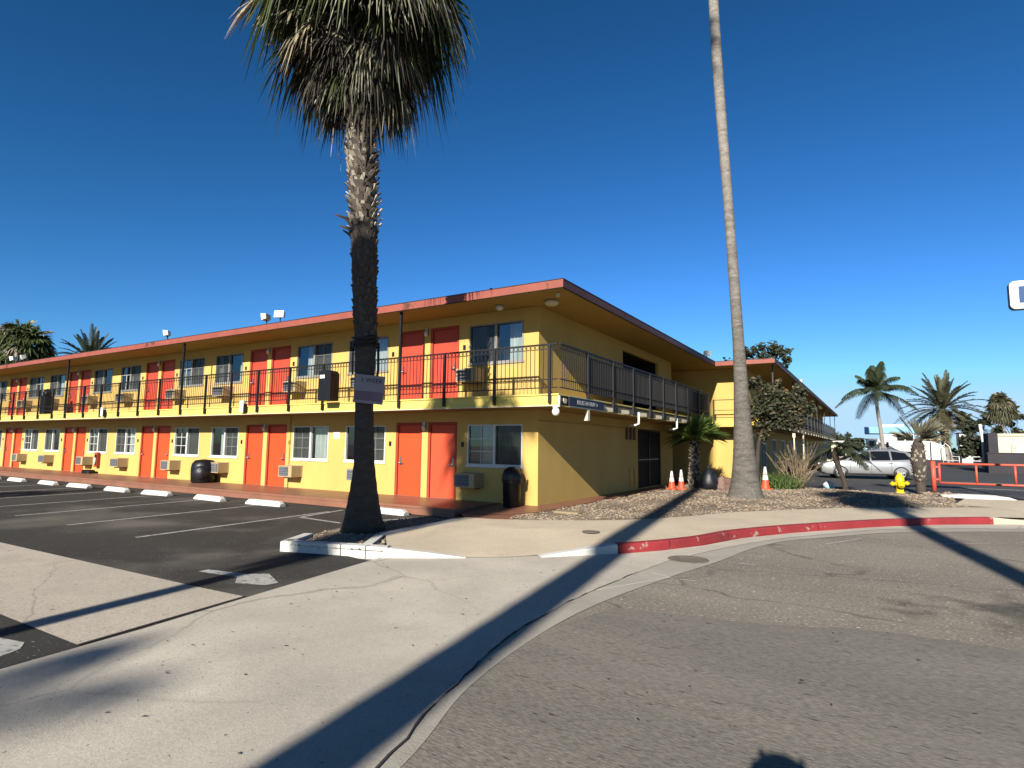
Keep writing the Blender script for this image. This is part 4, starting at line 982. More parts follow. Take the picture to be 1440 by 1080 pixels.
fanpalm('street_palm', 'skirted street palm whose shadow climbs the shaggy palm and the yellow corner', (2.12, -19.0, -.2), 11.25, .17, .17, 36, 21, (-.45, 0), 4.9, .95, .72, group=GP)
fanpalm('street_palm', 'tall street palm throwing the broad shadow over the concrete driveway', (6.75, -24, -.2), 30.5, .30, .26, 30, 22, (.35, 0), 0, .7, .7, group=GP)
fanpalm('street_palm', 'street palm throwing the shadow across the right part of the street', (11.7, -20, -.2), 14.6, .27, .24, 42, 23, (-.1, .2), 1.5, .9, .7, group=GP)

fanpalm('street_palm', 'short street palm shading the far left of the parking lot', (-14.2, -14.0, -.2), 4.3, .2, .18, 22, 25, (0, 0), 0, .8, .7, group=GP)

# --- small fan palm at the recess
t = thing('small_fan_palm', 'small bright green fan palm with a rough stub trunk by the side door', 'palm tree', (1.21, 10.06, -.1)); rs_ = random.Random(31)
b, P, rr = palm_trunk([(0, 0, -.1), (0, 0, .3), (.03, .0, 1.0), (.06, 0, 1.8)], [.22, .19, .165, .165], 14, .02, rs_, .09)
boots(b, P, rr, .15, 2.0, rs_, 0, .11, .045, 11, ms=[1, 1, 2]); b.build('trunk', [m_bark_dk, m_boot, m_boot_dk], t)
b = MB()
for i in range(30):
    az = rs_.uniform(0, 2 * PI); el = R(rs_.uniform(12, 85)); fan_frond(b, V((.06, 0, 1.82)), dirv(az, el), rs_.uniform(.35, .55), rs_.uniform(.75, .95), 22, R(130), rs_.uniform(.02, .3), rs_, 0, sag=.2, wf=1.15)
b.build('crown', m_fan2, t)
# --- dark shaded fan palm at the end of the shadow
t = thing('shaded_fan_palm', 'dark slender fan palm in shade in front of the silver car bonnet', 'palm tree', (6.1, 13.3, -.1)); rs_ = random.Random(32)
b, P, rr = palm_trunk([(.02, 0, -.1), (0, 0, .3), (-.15, 0, .8), (-.28, 0, 1.35), (-.2, 0, 1.65)], [.11, .085, .085, .12, .1], 10, .03, rs_, .08); b.build('trunk', m_wood, t)
b = MB()
for i in range(22):
    az = rs_.choice((rs_.uniform(-.9, .9), rs_.uniform(0, 6.28))); el = R(rs_.uniform(-20, 45)); feather_frond(b, V((-.2, 0, 1.65)), dirv(az, el), rs_.uniform(1.0, 1.5), .45, 22, .32, rs_, 0, .6)
b.build('crown', m_leafdk, t)
# --- pineapple palm by the gate
t = thing('pineapple_palm', 'young palm with a scaly pineapple trunk and upright grey green fans by the gate', 'palm tree', (8.62, 15.4, -.1)); rs_ = random.Random(33)
b, P, rr = palm_trunk([(0, 0, -.1), (0, 0, .3), (-.02, 0, .75), (-.03, 0, 1.25), (-.02, 0, 1.75), (.0, 0, 2.05)], [.17, .17, .22, .25, .20, .10], 14, .02, rs_, .09)
boots(b, P, rr, .25, 1.75, rs_, 0, .12, .05, 11, ms=[1, 1, 2]); b.build('trunk', [m_bark_dk, m_boot_dk, m_boot], t)
b = MB()
for i in range(16):
    az = rs_.uniform(0, 2 * PI); el = R(rs_.uniform(12, 62)); fan_frond(b, V((0, 0, 1.95)), dirv(az, el), .3, rs_.uniform(.65, .9), 14, R(62), -.05, rs_, 0, sag=.1, wf=1.7, tipd=0)
b.build('crown', m_deadgr, t)
# --- broadleaf tree
def leaf(b, p, s, rng, m):
    a = V((rng.gauss(0, 1), rng.gauss(0, 1), rng.gauss(0, .7)))
    if a.length < .01: a = V((1, 0, 0))
    a.normalize(); c = a.cross(V((rng.gauss(0, 1), rng.gauss(0, 1), rng.gauss(0, 1))))
    if c.length < .01: c = a.orthogonal()
    c.normalize()
    b.face([p - a * s * .5, p + c * s * .28, p + a * s * .55, p - c * s * .28], m)
def broadleaf(name, label, loc, blobs, trunk_pts, trunk_r, nleaf, lsize, seed, mats, cat='tree', branches=True, group=None):
    rng = random.Random(seed); t = thing(name, label, cat, loc, 0, group)
    b = MB(); b.tube(catmull(trunk_pts, 4), [trunk_r * (1 - .5 * i / (4 * (len(trunk_pts) - 1))) for i in range(4 * (len(trunk_pts) - 1) + 1)], 8)
    top = V(trunk_pts[-1])
    if branches:
        for c in blobs:
            e = V(c[:3]); mid = top.lerp(e, .5) + V((rng.uniform(-.2, .2), rng.uniform(-.2, .2), .1)); b.tube([top, mid, e], [trunk_r * .45, trunk_r * .25, trunk_r * .08], 6)
    b.build('trunk', m_wood, t)
    b = MB(); tot = sum(c[3] ** 2.2 for c in blobs)
    for c in blobs:
        n_ = int(nleaf * c[3] ** 2.2 / tot); cc = V(c[:3]); r = c[3]
        # clumps inside blob
        cl = []
        for _ in range(max(3, int(n_ / 45))):
            d = V((rng.gauss(0, 1), rng.gauss(0, 1), rng.gauss(0, 1))).normalized(); cl.append(cc + V((d.x, d.y, d.z * .8)) * r * rng.uniform(.35, 1.0))
        for _ in range(n_):
            q = rng.choice(cl); p = q + V((rng.gauss(0, 1), rng.gauss(0, 1), rng.gauss(0, 1))) * r * .17
            leaf(b, p, lsize * rng.uniform(.6, 1.3), rng, rng.choices(range(len(mats)), [5, 2, 2, 1][:len(mats)] if len(mats) > 3 else [5, 2, 1][:len(mats)])[0])
    b.build('crown', mats, t); return t
broadleaf('leafy_tree', 'leafy grey green tree right behind the tall palm trunk, in front of the wing', (3.2, 11.6, -.1),
          [(.5, .1, 3.5, .65), (1.15, .3, 3.3, .75), (1.5, .2, 3.75, .38), (.9, -.1, 3.9, .5), (1.75, .3, 3.2, .38), (.6, 0, 3.0, .7), (1.3, 0, 3.0, .7), (.25, 0, 2.3, .42), (.7, .2, 2.6, .55), (.2, .1, 4.2, .45), (1.4, .1, 2.5, .45), (-.1, 0, 2.9, .4)],
          [(0, 0, -.1), (.05, 0, 1.0), (.12, .05, 1.8), (.3, .05, 2.4)], .11, 5400, .15, 41, [m_leaf, m_leafdk, m_leafdk, m_leaf2])
broadleaf('roof_tree', 'dark leafy tree rising behind the wing roof at the tall palm', (1.6, 24, -.2),
          [(-1.3, 0, 7.0, .7), (-.5, 0, 7.4, .7), (.6, 0, 7.5, .75), (1.1, 0, 7.1, .6), (1.5, 0, 6.8, .5), (-1.5, 0, 6.3, .6), (0, 0, 6.6, .9), (1.0, .3, 6.3, .7)], [(0, 0, 0), (0, 0, 3), (.1, 0, 5.5)], .18, 2400, .22, 42, [m_leafdk, m_leaf])
# dry bare bush
t = thing('dry_bush', 'bare straw coloured bush with upright twigs on the gravel', 'bush', (4.55, 12.7, -.08)); rs_ = random.Random(51); b = MB()
for i in range(46):
    az = rs_.uniform(0, 2 * PI); p = V((rs_.uniform(-.2, .2), rs_.uniform(-.15, .15), 0)); d = dirv(az, R(rs_.uniform(50, 86))); L_ = rs_.uniform(.7, 2.0); P = [p]
    for k in range(5): d = (d + V((rs_.gauss(0, .12), rs_.gauss(0, .12), rs_.gauss(0, .05)))).normalized(); P.append(P[-1] + d * L_ / 5)
    b.tube(P, [.016, .014, .011, .008, .006, .003], 4)
    for _ in range(3):
        k = rs_.randint(2, 4); e = (d + V((rs_.gauss(0, .5), rs_.gauss(0, .5), .2))).normalized(); b.tube([P[k], P[k] + e * .18, P[k] + e * .36 + V((0, 0, .06))], [.006, .005, .002], 3)
for e in ((-.9, -.25, .62), (-.8, .1, 1.0), (.7, -.1, .95), (-1.2, -.2, 1.55)): b.tube([(0, 0, .05), (e[0] * .5, e[1] * .5, e[2] * .35), e], [.018, .013, .004], 4)
b.build('twigs', m_twig, t)
b = MB()
for i in range(160): leaf(b, V((rs_.gauss(.1, .4), rs_.gauss(0, .3), rs_.uniform(.3, 1.4))), .07, rs_, 0)
b.build('dry_leaves', m_leaf2, t)
# green clump
t = thing('green_clump', 'low clump of bright green strap leaves right of the traffic cone', 'plant', (3.95, 12.3, -.08)); rs_ = random.Random(52); b = MB()
for i in range(520):
    az = rs_.uniform(0, 2 * PI); p = V((rs_.gauss(0, .3), rs_.gauss(0, .25), 0)); d = dirv(az, R(rs_.uniform(35, 88))); L_ = rs_.uniform(.5, .98)
    strip(b, [p, p + d * L_ * .5, p + d * L_ + DOWN * L_ * .22], [.012, .014, .002], d.cross(V((rs_.gauss(0, 1), rs_.gauss(0, 1), .1))).normalized(), rs_.choice((0, 0, 1)))
b.build('leaves', [m_grass, m_leaf3], t)
# withered tuft at the foot of the small palm
t = thing('dry_tuft', 'low withered grass tuft at the foot of the small fan palm', 'plant', (1.0, 9.2, -.07)); b = MB()
for i in range(140):
    az = rs_.uniform(0, 2 * PI); p = V((rs_.gauss(0, .22), rs_.gauss(0, .15), 0)); d = dirv(az, R(rs_.uniform(10, 70))); L_ = rs_.uniform(.1, .25)
    strip(b, [p, p + d * L_], [.012, .003], d.orthogonal().normalized(), 0)
b.build('blades', m_dead, t)

# --- distant palms
def queen(label, loc, h, L_, seed, n=17, m=m_feather, tr=.2, group=None, drp=(.55, .95), nl=46):
    rng = random.Random(seed); t = thing('feather_palm', label, 'palm tree', loc, 0, group)
    b, P, rr = palm_trunk([(0, 0, -.2), (0, 0, .5), (-.15, 0, h * .4), (-.45, 0, h * .8), (-.5, 0, h)], [tr * 1.5, tr * 1.1, tr, tr * .9, tr * .6], 10, .01, rng, .3); b.build('trunk', m_bark_lt, t)
    b = MB(); top = V((-.5, 0, h))
    for i in range(n):
        az = i * 2.39996 + rng.uniform(-.3, .3); el = R(4 + 84 * (i / n) ** .8 + rng.uniform(-6, 6)); feather_frond(b, top, dirv(az, el), L_ * rng.uniform(.85, 1.15), rng.uniform(*drp) * (.25 + .75 * math.cos(el)), nl, L_ * .22, rng, 0, hang=.8, vee=.25, wl=L_ * .011 * (46 / nl) ** .5)
    b.build('crown', m, t); return t
def canary(label, loc, h, L_, seed, n=70, m=m_feather2, tr=.45, name='date_palm', low=-25, group=None):
    rng = random.Random(seed); t = thing(name, label, 'palm tree', loc, 0, group)
    b, P, rr = palm_trunk([(0, 0, -.2), (0, 0, 1), (0, 0, h * .5), (0, 0, h)], [tr * 1.2, tr, tr * .9, tr * 1.3], 12, .02, rng, .3); b.build('trunk', m_bark_lt, t)
    b = MB(); top = V((0, 0, h))
    for i in range(n):
        az = i * 2.39996 + rng.uniform(-.2, .2); el = R(low + (84 - low) * (i / n) + rng.uniform(-5, 5)); dr = .42 * math.cos(el) * rng.uniform(.7, 1.2) + .06
        feather_frond(b, top + dirv(az, 0) * .2, dirv(az, el), L_ * rng.uniform(.85, 1.1), dr, 34, L_ * .10, rng, 0, hang=.1, vee=.5, wl=L_ * .011)
    b.build('crown', m, t)
    b = MB()
    for i in range(26): az = rng.uniform(0, 6.28); feather_frond(b, top + V((0, 0, -.2)), dirv(az, R(rng.uniform(-60, -25))), L_ * .45, .3, 16, L_ * .09, rng, 0, hang=.4, wl=L_ * .007)
    b.build('old_fronds', m_leaf2, t); return t
queen('slender feather palm across the street blurring the near concrete with thin frond shadows', (7.9, -43.5, -.2), 14.6, 2.2, 26, 7, m_feather, .1, GP, nl=11)
queen('slim feather palm with drooping dark fronds rising behind the silver car', (7.9, 66, -.2), 8.2, 4.5, 61, 24)
canary('round date palm with stiff radiating fronds behind the gate', (15.6, 92, -.2), 7.7, 6.3, 62, 66)
def far_fan(label, loc, h, seed, n=60, Rr=1.0, mat=m_deadgr, name='fan_palm', group=None, lo=-60):
    rng = random.Random(seed); t = thing(name, label, 'palm tree', loc, 0, group)
    b, P, rr = palm_trunk([(0, 0, -.2), (0, 0, h * .5), (0, 0, h)], [.3, .22, .2], 10, .01, rng, .3); b.build('trunk', m_bark_lt, t)
    b = MB()
    for i in range(n): fan_frond(b, V((0, 0, h + rng.uniform(-.9, .2) * Rr)), dirv(rng.uniform(0, 6.28), R(rng.uniform(lo, 80))), 1.1 * Rr, 1.0 * Rr, 14, R(160), rng.uniform(.3, .8), rng, rng.choice((0, 0, 0, 0, 1)), wf=1.1)
    b.build('crown', [mat, m_dead], t); return t
far_fan('tall fan palm with straw coloured crown above the cream garage on the right', (19.9, 76, -.2), 7.4, 63, 80, .88, m_feather2)
queen('small pale feather palm, left of two beside the white house by the dark hedge', (17.0, 100, -.2), 5.6, 3.2, 64, 13, m_leaf3, .15, 'small feather palms beyond the gate')
queen('small feather palm just right of the leaning pale one beside the dark hedge', (19.5, 104, -.2), 5.9, 3.0, 65, 12, m_feather2, .15, 'small feather palms beyond the gate')
queen('feather palm tip showing above the cream garage at the right edge', (27.5, 88, -.2), 5.4, 3.2, 66, 10, m_feather, .15)
far_fan('dark shaggy palm above the far left end of the motel roof', (-59.3, 8.8, -.2), 10.6, 67, 150, 1.35, m_fan, lo=-75)
canary('date palm with dark spiky fronds showing over the left roof', (-57.8, 13.8, -.2), 9.3, 3.9, 68, 44, m_feather, .4, low=4)


# --- far trees, hedges and houses
def bushy(name, label, loc, w, d, h, seed, mats, n=1500, ls=.5, cat='tree', group=None):
    rng = random.Random(seed); bl = []
    for _ in range(12): bl.append((rng.uniform(-w, w) * .7, rng.uniform(-d, d) * .6, h * rng.uniform(.3, .82), min(w, h) * rng.uniform(.28, .42)))
    return broadleaf(name, label, loc, bl, [(0, 0, -.1), (0, 0, h * .25), (.1, 0, h * .4)], .14, n, ls, seed, mats, cat, True, group)
bushy('dark_tree', 'dense dark tree behind the white pole beside the cream garage', (16.4, 64, -.2), 2.3, 2, 5.9, 71, [m_leafdk, m_leaf], 2600, .42)
bushy('dark_tree', 'darker lower tree right of the white pole against the garage end', (15.5, 55, -.2), 1.2, 1.2, 4.0, 72, [m_leafdk, m_leafdk], 1500, .35)
bushy('green_tree', 'green rounded tree showing above the garage at the right edge', (30, 82, -.2), 4.5, 3, 4.6, 73, [m_leaf3, m_leaf], 1900, .5)
bushy('green_tree', 'olive tree between the two palms beyond the garage', (22.5, 88, -.2), 3, 3, 8.2, 74, [m_leaf, m_leafdk], 1900, .55)
bushy('pale_tree', 'pale flowering tree under the round date palm', (13.8, 88, -.2), 2.6, 2, 6.9, 75, [m_dead, m_leaf, m_leaf2], 2000, .45)
bushy('green_tree', 'small dark green tree left of the blue topped house', (3.6, 88, -.2), 2.6, 2, 4.6, 76, [m_leafdk, m_leaf3], 1500, .45)
bushy('green_tree', 'grey green tree between the wing end and the car roof', (.4, 92, -.2), 2.4, 2, 4.4, 77, [m_leaf, m_leafdk], 1300, .45)
bushy('garden_bush', 'low green bush in front of the small feather palms', (16.6, 84, -.2), 1.6, 1.2, 2.2, 78, [m_leaf3, m_leaf2], 900, .3, 'bush')
bushy('garden_bush', 'dark bush below the white house side wall', (19.3, 88, -.2), 1.2, 1.2, 2.4, 79, [m_leafdk, m_leaf], 900, .3, 'bush')
bushy('wing_shrub', 'dusty shrub against the wing wall behind the bare bush', (3.7, 19.5, -.15), .8, 1.8, 1.5, 80, [m_leaf, m_leaf2], 900, .14, 'bush')
# white house with blue top
h = thing('white_house', 'white house with a light blue top band behind the slim feather palm', 'house', (9.2, 80, -.2))
b = MB(); b.box(-1.7, 3.9, -.5, 6, 0, 2.9); b.loft([[(-3.2, 0, 1.3), (-1.7, 0, 1.3), (-1.7, 4, 1.3), (-3.2, 4, 1.3)], [(-3.2, 0, 3.2), (-1.7, 0, 3.2), (-1.7, 4, 3.2), (-3.2, 4, 3.2)]], cap=True)
b.loft([[(3.9, -1.2, 0), (5.3, -1.2, 0), (5.3, 4, 0), (3.9, 4, 0)], [(3.9, -1.2, 2.9), (5.3, -1.2, 2.3), (5.3, 4, 2.3), (3.9, 4, 2.9)]], cap=True)
b.box(-1.2, 2.2, -.45, 5.9, 2.901, 3.9); b.build('wall', m_bwhite, h)
b = MB(); b.loft([[(-3.3, -.6, 3.9), (2.3, -.6, 3.9), (2.3, 6.1, 3.9), (-3.3, 6.1, 3.9)], [(-3.3, -.6, 4.75), (2.0, -.6, 4.75), (2.0, 6.1, 4.75), (-3.3, 6.1, 4.75)]], cap=True); rf = b.build('roof', m_skyblue, h)
b = MB(); b.box(-1.5, 1.2, .5, 4, 4.751, 5.1); b.build('skylight', m_bwhite, rf)
for x in (.35, 1.3):
    b = MB(); b.box(x, x + .8, -.53, -.47, 2.95, 3.75); b.build('window', m_dkwin, h)
for x, z, w_ in ((-2.8, 2.2, .6), (-1.5, 1.0, 1.0), (-.9, 2.1, .3), (1.0, .9, 1.5)):
    b = MB(); b.box(x, x + w_, -.56, -.45, z, z + .65); b.build('window', m_dkwin, h)
b = MB(); b.box(-3.2, 5.4, -1.9, -1.8, .0, .55); b.build('porch_wall', m_dkwall, h)
# second small white house
h = thing('garden_house', 'narrow white two storey house between the small feather palms and dark tree', 'house', (16.3, 77, -.2))
b = MB(); b.box(-.3, .7, 0, 4, 0, 2.3); b.box(-.4, .8, .3, 4, 2.301, 3.85); b.build('wall', m_bwhite, h)
b = MB(); b.box(-.15, .2, .27, .299, 2.7, 3.4); b.build('window', m_dkwin, h)
b = MB(); b.box(-.5, .9, .1, 4.2, 3.851, 3.95); b.build('roof', m_dkwall, h)
# yellow building behind the wing end
h = thing('yellow_annex', 'pale yellow building partly hidden behind the wing end and the car', 'building', (1.9, 66, -.2))
b = MB(); b.box(0, 2.6, 0, 6, 0, 2.5); b.build('wall', m_cream, h)
b = MB(); b.box(-.2, 2.9, -.4, 6.2, 2.501, 2.7); b.build('roof', m_bwhite, h)
b = MB(); b.box(.3, .8, -.03, -.001, .5, 1.9); b.build('door', m_dkwin, h)
b = MB(); b.box(1.4, 2.2, -.03, -.001, .9, 1.8); b.build('window', m_dkwin, h)
# cream garage and dark retaining wall on the right
h = thing('cream_garage', 'flat roofed cream garage at the right edge behind the dark wall', 'garage', (15.5, 48.5, -.2))
b = MB(); b.box(0, 16, 0, 9, 0, 2.95); b.build('wall', m_cream, h)
b = MB(); b.box(-.12, 16, -.12, 9.1, 2.951, 3.12); b.build('parapet', m_cream, h)
b = MB(); b.box(1.2, 5.2, -.04, -.001, .9, 2.15); b.build('garage_door', m_bwhite, h)
b = MB(); b.tube([(.95, -.06, .3), (.95, -.06, 2.3)], .04, 6); b.tube([(.95, -.06, 2.0), (6, -.06, 2.0)], .025, 6); b.build('pipe', m_cream, h)
b = MB(); b.box(14.6, 32, 46.2, 46.5, -.25, 1.32); b.box(14.55, 32, 46.15, 46.55, 1.321, 1.4)
tag(b.build('retaining_wall', m_dkwall), 'long dark block wall in front of the cream garage', 'wall')
b = MB(); b.box(14.85, 15.46, 47.4, 50, -.25, 2.95); tag(b.build('shaded_garage_side', m_dkwall), 'dark shaded wall at the left end of the cream garage', 'wall')  # garage side face, with its shade put into the dark wall colour
b = MB(); b.tube([(0, 0, 0), (.0, 0, 2.6), (-.12, 0, 4.0)], .12, 8); tag(b.build('white_pole', m_white, loc=(15.0, 51.5, -.2)), 'white leaning pole in front of the dark tree', 'pole')
t = thing('pipe_railing', 'pale pipe railing with a looped end beside the white house', 'railing', (14.2, 78, -.2))
b = MB(); b.tube([(0, 0, 0), (0, 0, 2.2), (.3, 0, 2.6), (.7, 0, 2.2), (.9, 0, 1.0)], .06, 6); b.tube([(.9, 0, 1.0), (5.5, 0, 1.0)], .05, 6); b.tube([(0, 0, .5), (5.5, 0, .5)], .05, 6)
for x in (1.6, 2.9, 4.2, 5.5): b.tube([(x, 0, 0), (x, 0, 1.0)], .05, 6)
b.build('tubes', m_white, t)

# --- motel sign, mostly out of frame on the right
t = thing('motel_sign', 'white rounded roadside sign with a blue M, cut by the right frame edge', 'sign', (11.62, 8.6, -.1), R(4))
b = MB(); w_, h_, r_ = 1.0, .40, .13; poly = []
for cx, cz, a0 in ((w_ - r_, h_ - r_, 0), (-w_ + r_, h_ - r_, 90), (-w_ + r_, -h_ + r_, 180), (w_ - r_, -h_ + r_, 270)):
    for k in range(6): a = R(a0 + 18 * k); poly.append((cx + r_ * math.cos(a), cz + r_ * math.sin(a)))
b.loft([[V((x, -.1, z + 6.0)) for x, z in poly], [V((x, .1, z + 6.0)) for x, z in poly]], cap=True); b.build('panel', m_signw, t)
b = MB(); pl = [(-.80, -.24), (-.80, .24), (-.58, .24), (-.46, .02), (-.34, .24), (-.12, .24), (-.12, -.24), (-.30, -.24), (-.30, .02), (-.46, -.22), (-.61, .02), (-.61, -.24)]
b.loft([[V((x, -.108, z + 6.0)) for x, z in pl], [V((x, -.101, z + 6.0)) for x, z in pl]], cap=True); b.build('letter', m_blue, t)
b = MB(); b.loft([[V((x * 1.01, y, z * 1.02 + 5.99)) for x, z in poly] for y in (-.09, .095)], cap=True); b.build('rim', m_black, t)
b = MB(); b.tube([(.8, .2, 0), (.8, .2, 6.3)], .09, 10); b.build('pole', m_white, t)

# ------------------------------------------------------------------ car
car = thing('parked_car', 'silver minivan parked side on behind the hydrant and palms', 'car', (6.62, 27.9, -.205), R(14))
# local x: front at -2.5, rear at +2.5
top = [(-2.50, .62), (-2.45, .78), (-2.2, .93), (-1.7, 1.02), (-1.25, 1.10), (-.55, 1.50), (-.2, 1.62), (.4, 1.70), (1.2, 1.71), (1.8, 1.66), (2.15, 1.52), (2.38, 1.15), (2.5, .95), (2.52, .6)]
def zt_(x):
    for (a, za), (c, zc) in zip(top, top[1:]):
        if a <= x <= c: return za + (zc - za) * (x - a) / (c - a)
    return top[0][1] if x < top[0][0] else top[-1][1]
def ring(x, z1):
    z0 = .24 if abs(x) < 2.3 else .34; belt = min(z1 - .02, 1.02 + .03 * max(0, x) / 2.5)
    hw = .93 - .09 * max(0, (abs(x) - 1.7) / .8) ** 2; k = max(0, (z1 - belt)); tw = hw - .26 * min(1, k / .6) - .02
    half = [(hw - .10, z0), (hw - .03, z0 + .1), (hw, z0 + .28 if z0 + .28 < belt - .05 else (z0 + belt) / 2), (hw - .005, belt - .04 if belt - .04 > z0 + .2 else belt - .01), (hw - .03, belt + .0), (tw + .02, z1 - .05 if k > .1 else z1 - .012), (tw - .14, z1 - .005), (0, z1 + .01)]
    return [V((x, -y, z)) for y, z in half] + [V((x, y, z)) for y, z in reversed(half[:-1])]
xs_ = [-2.5, -2.47, -2.4, -2.2, -1.95, -1.7, -1.45, -1.25, -.9, -.55, -.2, .1, .4, .8, 1.2, 1.55, 1.8, 2.0, 2.15, 2.3, 2.38, 2.46, 2.52]
b = MB(); b.loft([ring(x, zt_(x)) for x in xs_], cap=True, sm=True)
body = b.build('body', m_silver, car)
def side_pt(x, z, off=.006):
    z1 = zt_(x); rg_ = ring(x, z1)[:8]
    for p, q in zip(rg_, rg_[1:]):
        if p.z <= z <= q.z: u = (z - p.z) / max(1e-6, q.z - p.z); y = p.y + (q.y - p.y) * u; return V((x, y - off, z))
    return V((x, rg_[5].y - off, z))
def side_patch(name, poly_top, poly_bot, mat, n=6, off=.006):
    for sgn_ in (1, -1):
        b = MB()
        for i in range(n):
            t0, t1 = i / n, (i + 1) / n; q = []
            for t_, P_ in ((t0, poly_bot), (t1, poly_bot), (t1, poly_top), (t0, poly_top)):
                x = P_[0][0] + (P_[1][0] - P_[0][0]) * t_; z = P_[0][1] + (P_[1][1] - P_[0][1]) * t_; p = side_pt(x, min(z, zt_(x) - .06), off); q.append((p.x, p.y * sgn_, p.z))
            b.face(q, sm=True)
        b.build(name, mat, car)
side_patch('side_window', ((-.62, 1.38), (.02, 1.60)), ((-1.12, 1.07), (.02, 1.08)), m_carglass)
side_patch('side_window', ((.10, 1.61), (1.02, 1.62)), ((.10, 1.08), (1.06, 1.10)), m_carglass)
side_patch('side_window', ((1.12, 1.62), (1.82, 1.52)), ((1.14, 1.10), (2.12, 1.16)), m_carglass)
b = MB()
for z0, z1 in ((1.12, 1.46),):
    P_ = [(-1.27, 1.125), (-.57, 1.505)]
    for y0, y1 in ((-.72, .72),): b.face([(P_[0][0], y0 * 1.05, P_[0][1]), (P_[0][0], y1 * 1.05, P_[0][1]), (P_[1][0] + .02, y1 * .9, P_[1][1]), (P_[1][0] + .02, y0 * .9, P_[1][1])])
b.build('windscreen', m_carglass, car)
b = MB(); b.face([(2.17, -.66, 1.52), (2.17, .66, 1.52), (2.40, .72, 1.12), (2.40, -.72, 1.12)]); b.build('rear_window', m_carglass, car)
for wx in (-1.52, 1.55):
    for sgn_ in (-1, 1):
        b = MB(); Mx = Matrix.Translation((wx, sgn_ * .80, .34)) @ Matrix.Rotation(R(90), 4, 'X')
        b.lathe([(.22, -.11), (.31, -.12), (.34, -.08), (.34, .08), (.31, .12), (.22, .11)], 24, M=Mx); b.lathe([(.39, -.1), (.39, .1), (.34, .1)], 24, 0, M=Matrix.Translation((wx, sgn_ * .845, .35)) @ Matrix.Rotation(R(90), 4, 'X')) if False else None
        w = b.build('wheel', m_tyre, car)
        b = MB(); yo = sgn_ * .915
        b.lathe([(.215, -.02), (.225, .0), (.2, .015), (.19, 0)], 20, M=Matrix.Translation((wx, yo, .34)) @ Matrix.Rotation(R(90), 4, 'X'), cap=False)
        for k in range(5): b.box(-.035, .035, -.012, .012, .03, .21, 0, Matrix.Translation((wx, yo, .34)) @ Matrix.Rotation(2 * PI * k / 5, 4, 'Y'))
        b.lathe([(.06, -.02), (.06, .02), (.01, .022)], 12, M=Matrix.Translation((wx, yo, .34)) @ Matrix.Rotation(R(90), 4, 'X')); b.build('rim', m_rim, w)
    for sgn_ in (-1, 1):
        b = MB(); n_ = 18; yy = sgn_ * .936
        for k in range(n_):
            a0, a1 = -.25 + (PI + .5) * k / n_, -.25 + (PI + .5) * (k + 1) / n_
            b.face([(wx + .335 * math.cos(a0), yy, .34 + .335 * math.sin(a0)), (wx + .40 * math.cos(a0), yy, .34 + .40 * math.sin(a0)), (wx + .40 * math.cos(a1), yy, .34 + .40 * math.sin(a1)), (wx + .335 * math.cos(a1), yy, .34 + .335 * math.sin(a1))])
        b.build('wheel_arch', m_tyre, car)
for sgn_ in (-1, 1):
    b = MB(); b.box(-.92, -.78, sgn_ * .93 - .06, sgn_ * .93 + .1 * sgn_ + (.06 if sgn_ < 0 else 0), 1.06, 1.2); b.build('mirror', m_silver, car)
    b = MB(); b.box(-2.42, -2.1, sgn_ * .80 - .09, sgn_ * .80 + .09, .72, .86); b.build('headlight', m_lampw, car)
    b = MB(); b.box(2.36, 2.50, sgn_ * .78 - .1, sgn_ * .78 + .1, .95, 1.15); b.build('tail_light', m_lampred, car)
    for x in (-.15, .95): b = MB(); b.box(x, x + .2, sgn_ * .938 - .012, sgn_ * .938 + .012, .92, .95); b.build('door_handle', m_chrome, car)
    b = MB(); b.box(-1.1, 1.1, sgn_ * .925 - .012, sgn_ * .925 + .012, .25, .33); b.build('sill_trim', m_tyre, car)
    b = MB(); b.tube([(-.1, sgn_ * .62, 1.70), (.3, sgn_ * .62, 1.76), (1.6, sgn_ * .6, 1.76), (1.9, sgn_ * .6, 1.68)], .018, 6); b.build('roof_rail', m_chrome, car)
    for x in (-1.02, .06, 1.08):
        b = MB(); b.box(x, x + .012, sgn_ * .934 - .004, sgn_ * .934 + .004, .36, 1.0); b.build('door_gap', m_tyre, car)
b = MB(); b.box(-2.52, -2.47, -.6, .6, .42, .58); b.build('front_grille', m_tyre, car)
# dark car beyond the bonnet: only a dark strip shows in the photo, left of the minivan
# leaf litter
g = MB(); rq = random.Random(9)
for _ in range(420):
    x, y = (rq.uniform(1.6, 9.5), rq.uniform(-11.8, -3.5)) if rq.random() < .75 else (rq.uniform(-6, 3), rq.uniform(-11, -6))
    if 0 < x < 1.2 and y > -7 : continue
    a = rq.uniform(0, 6.28); s = rq.uniform(.006, .022); z = -.194
    d = V((math.cos(a), math.sin(a), 0)); e = V((-d.y, d.x, 0)); p = V((x, y, z))
    g.face([p - d * s, p + e * s * .35 + V((0, 0, .004)), p + d * s * 1.2, p - e * s * .35], rq.choice((0, 0, 1)))
o = g.build('leaf_litter', [m_wood, m_leaf2]); o['kind'] = 'stuff'

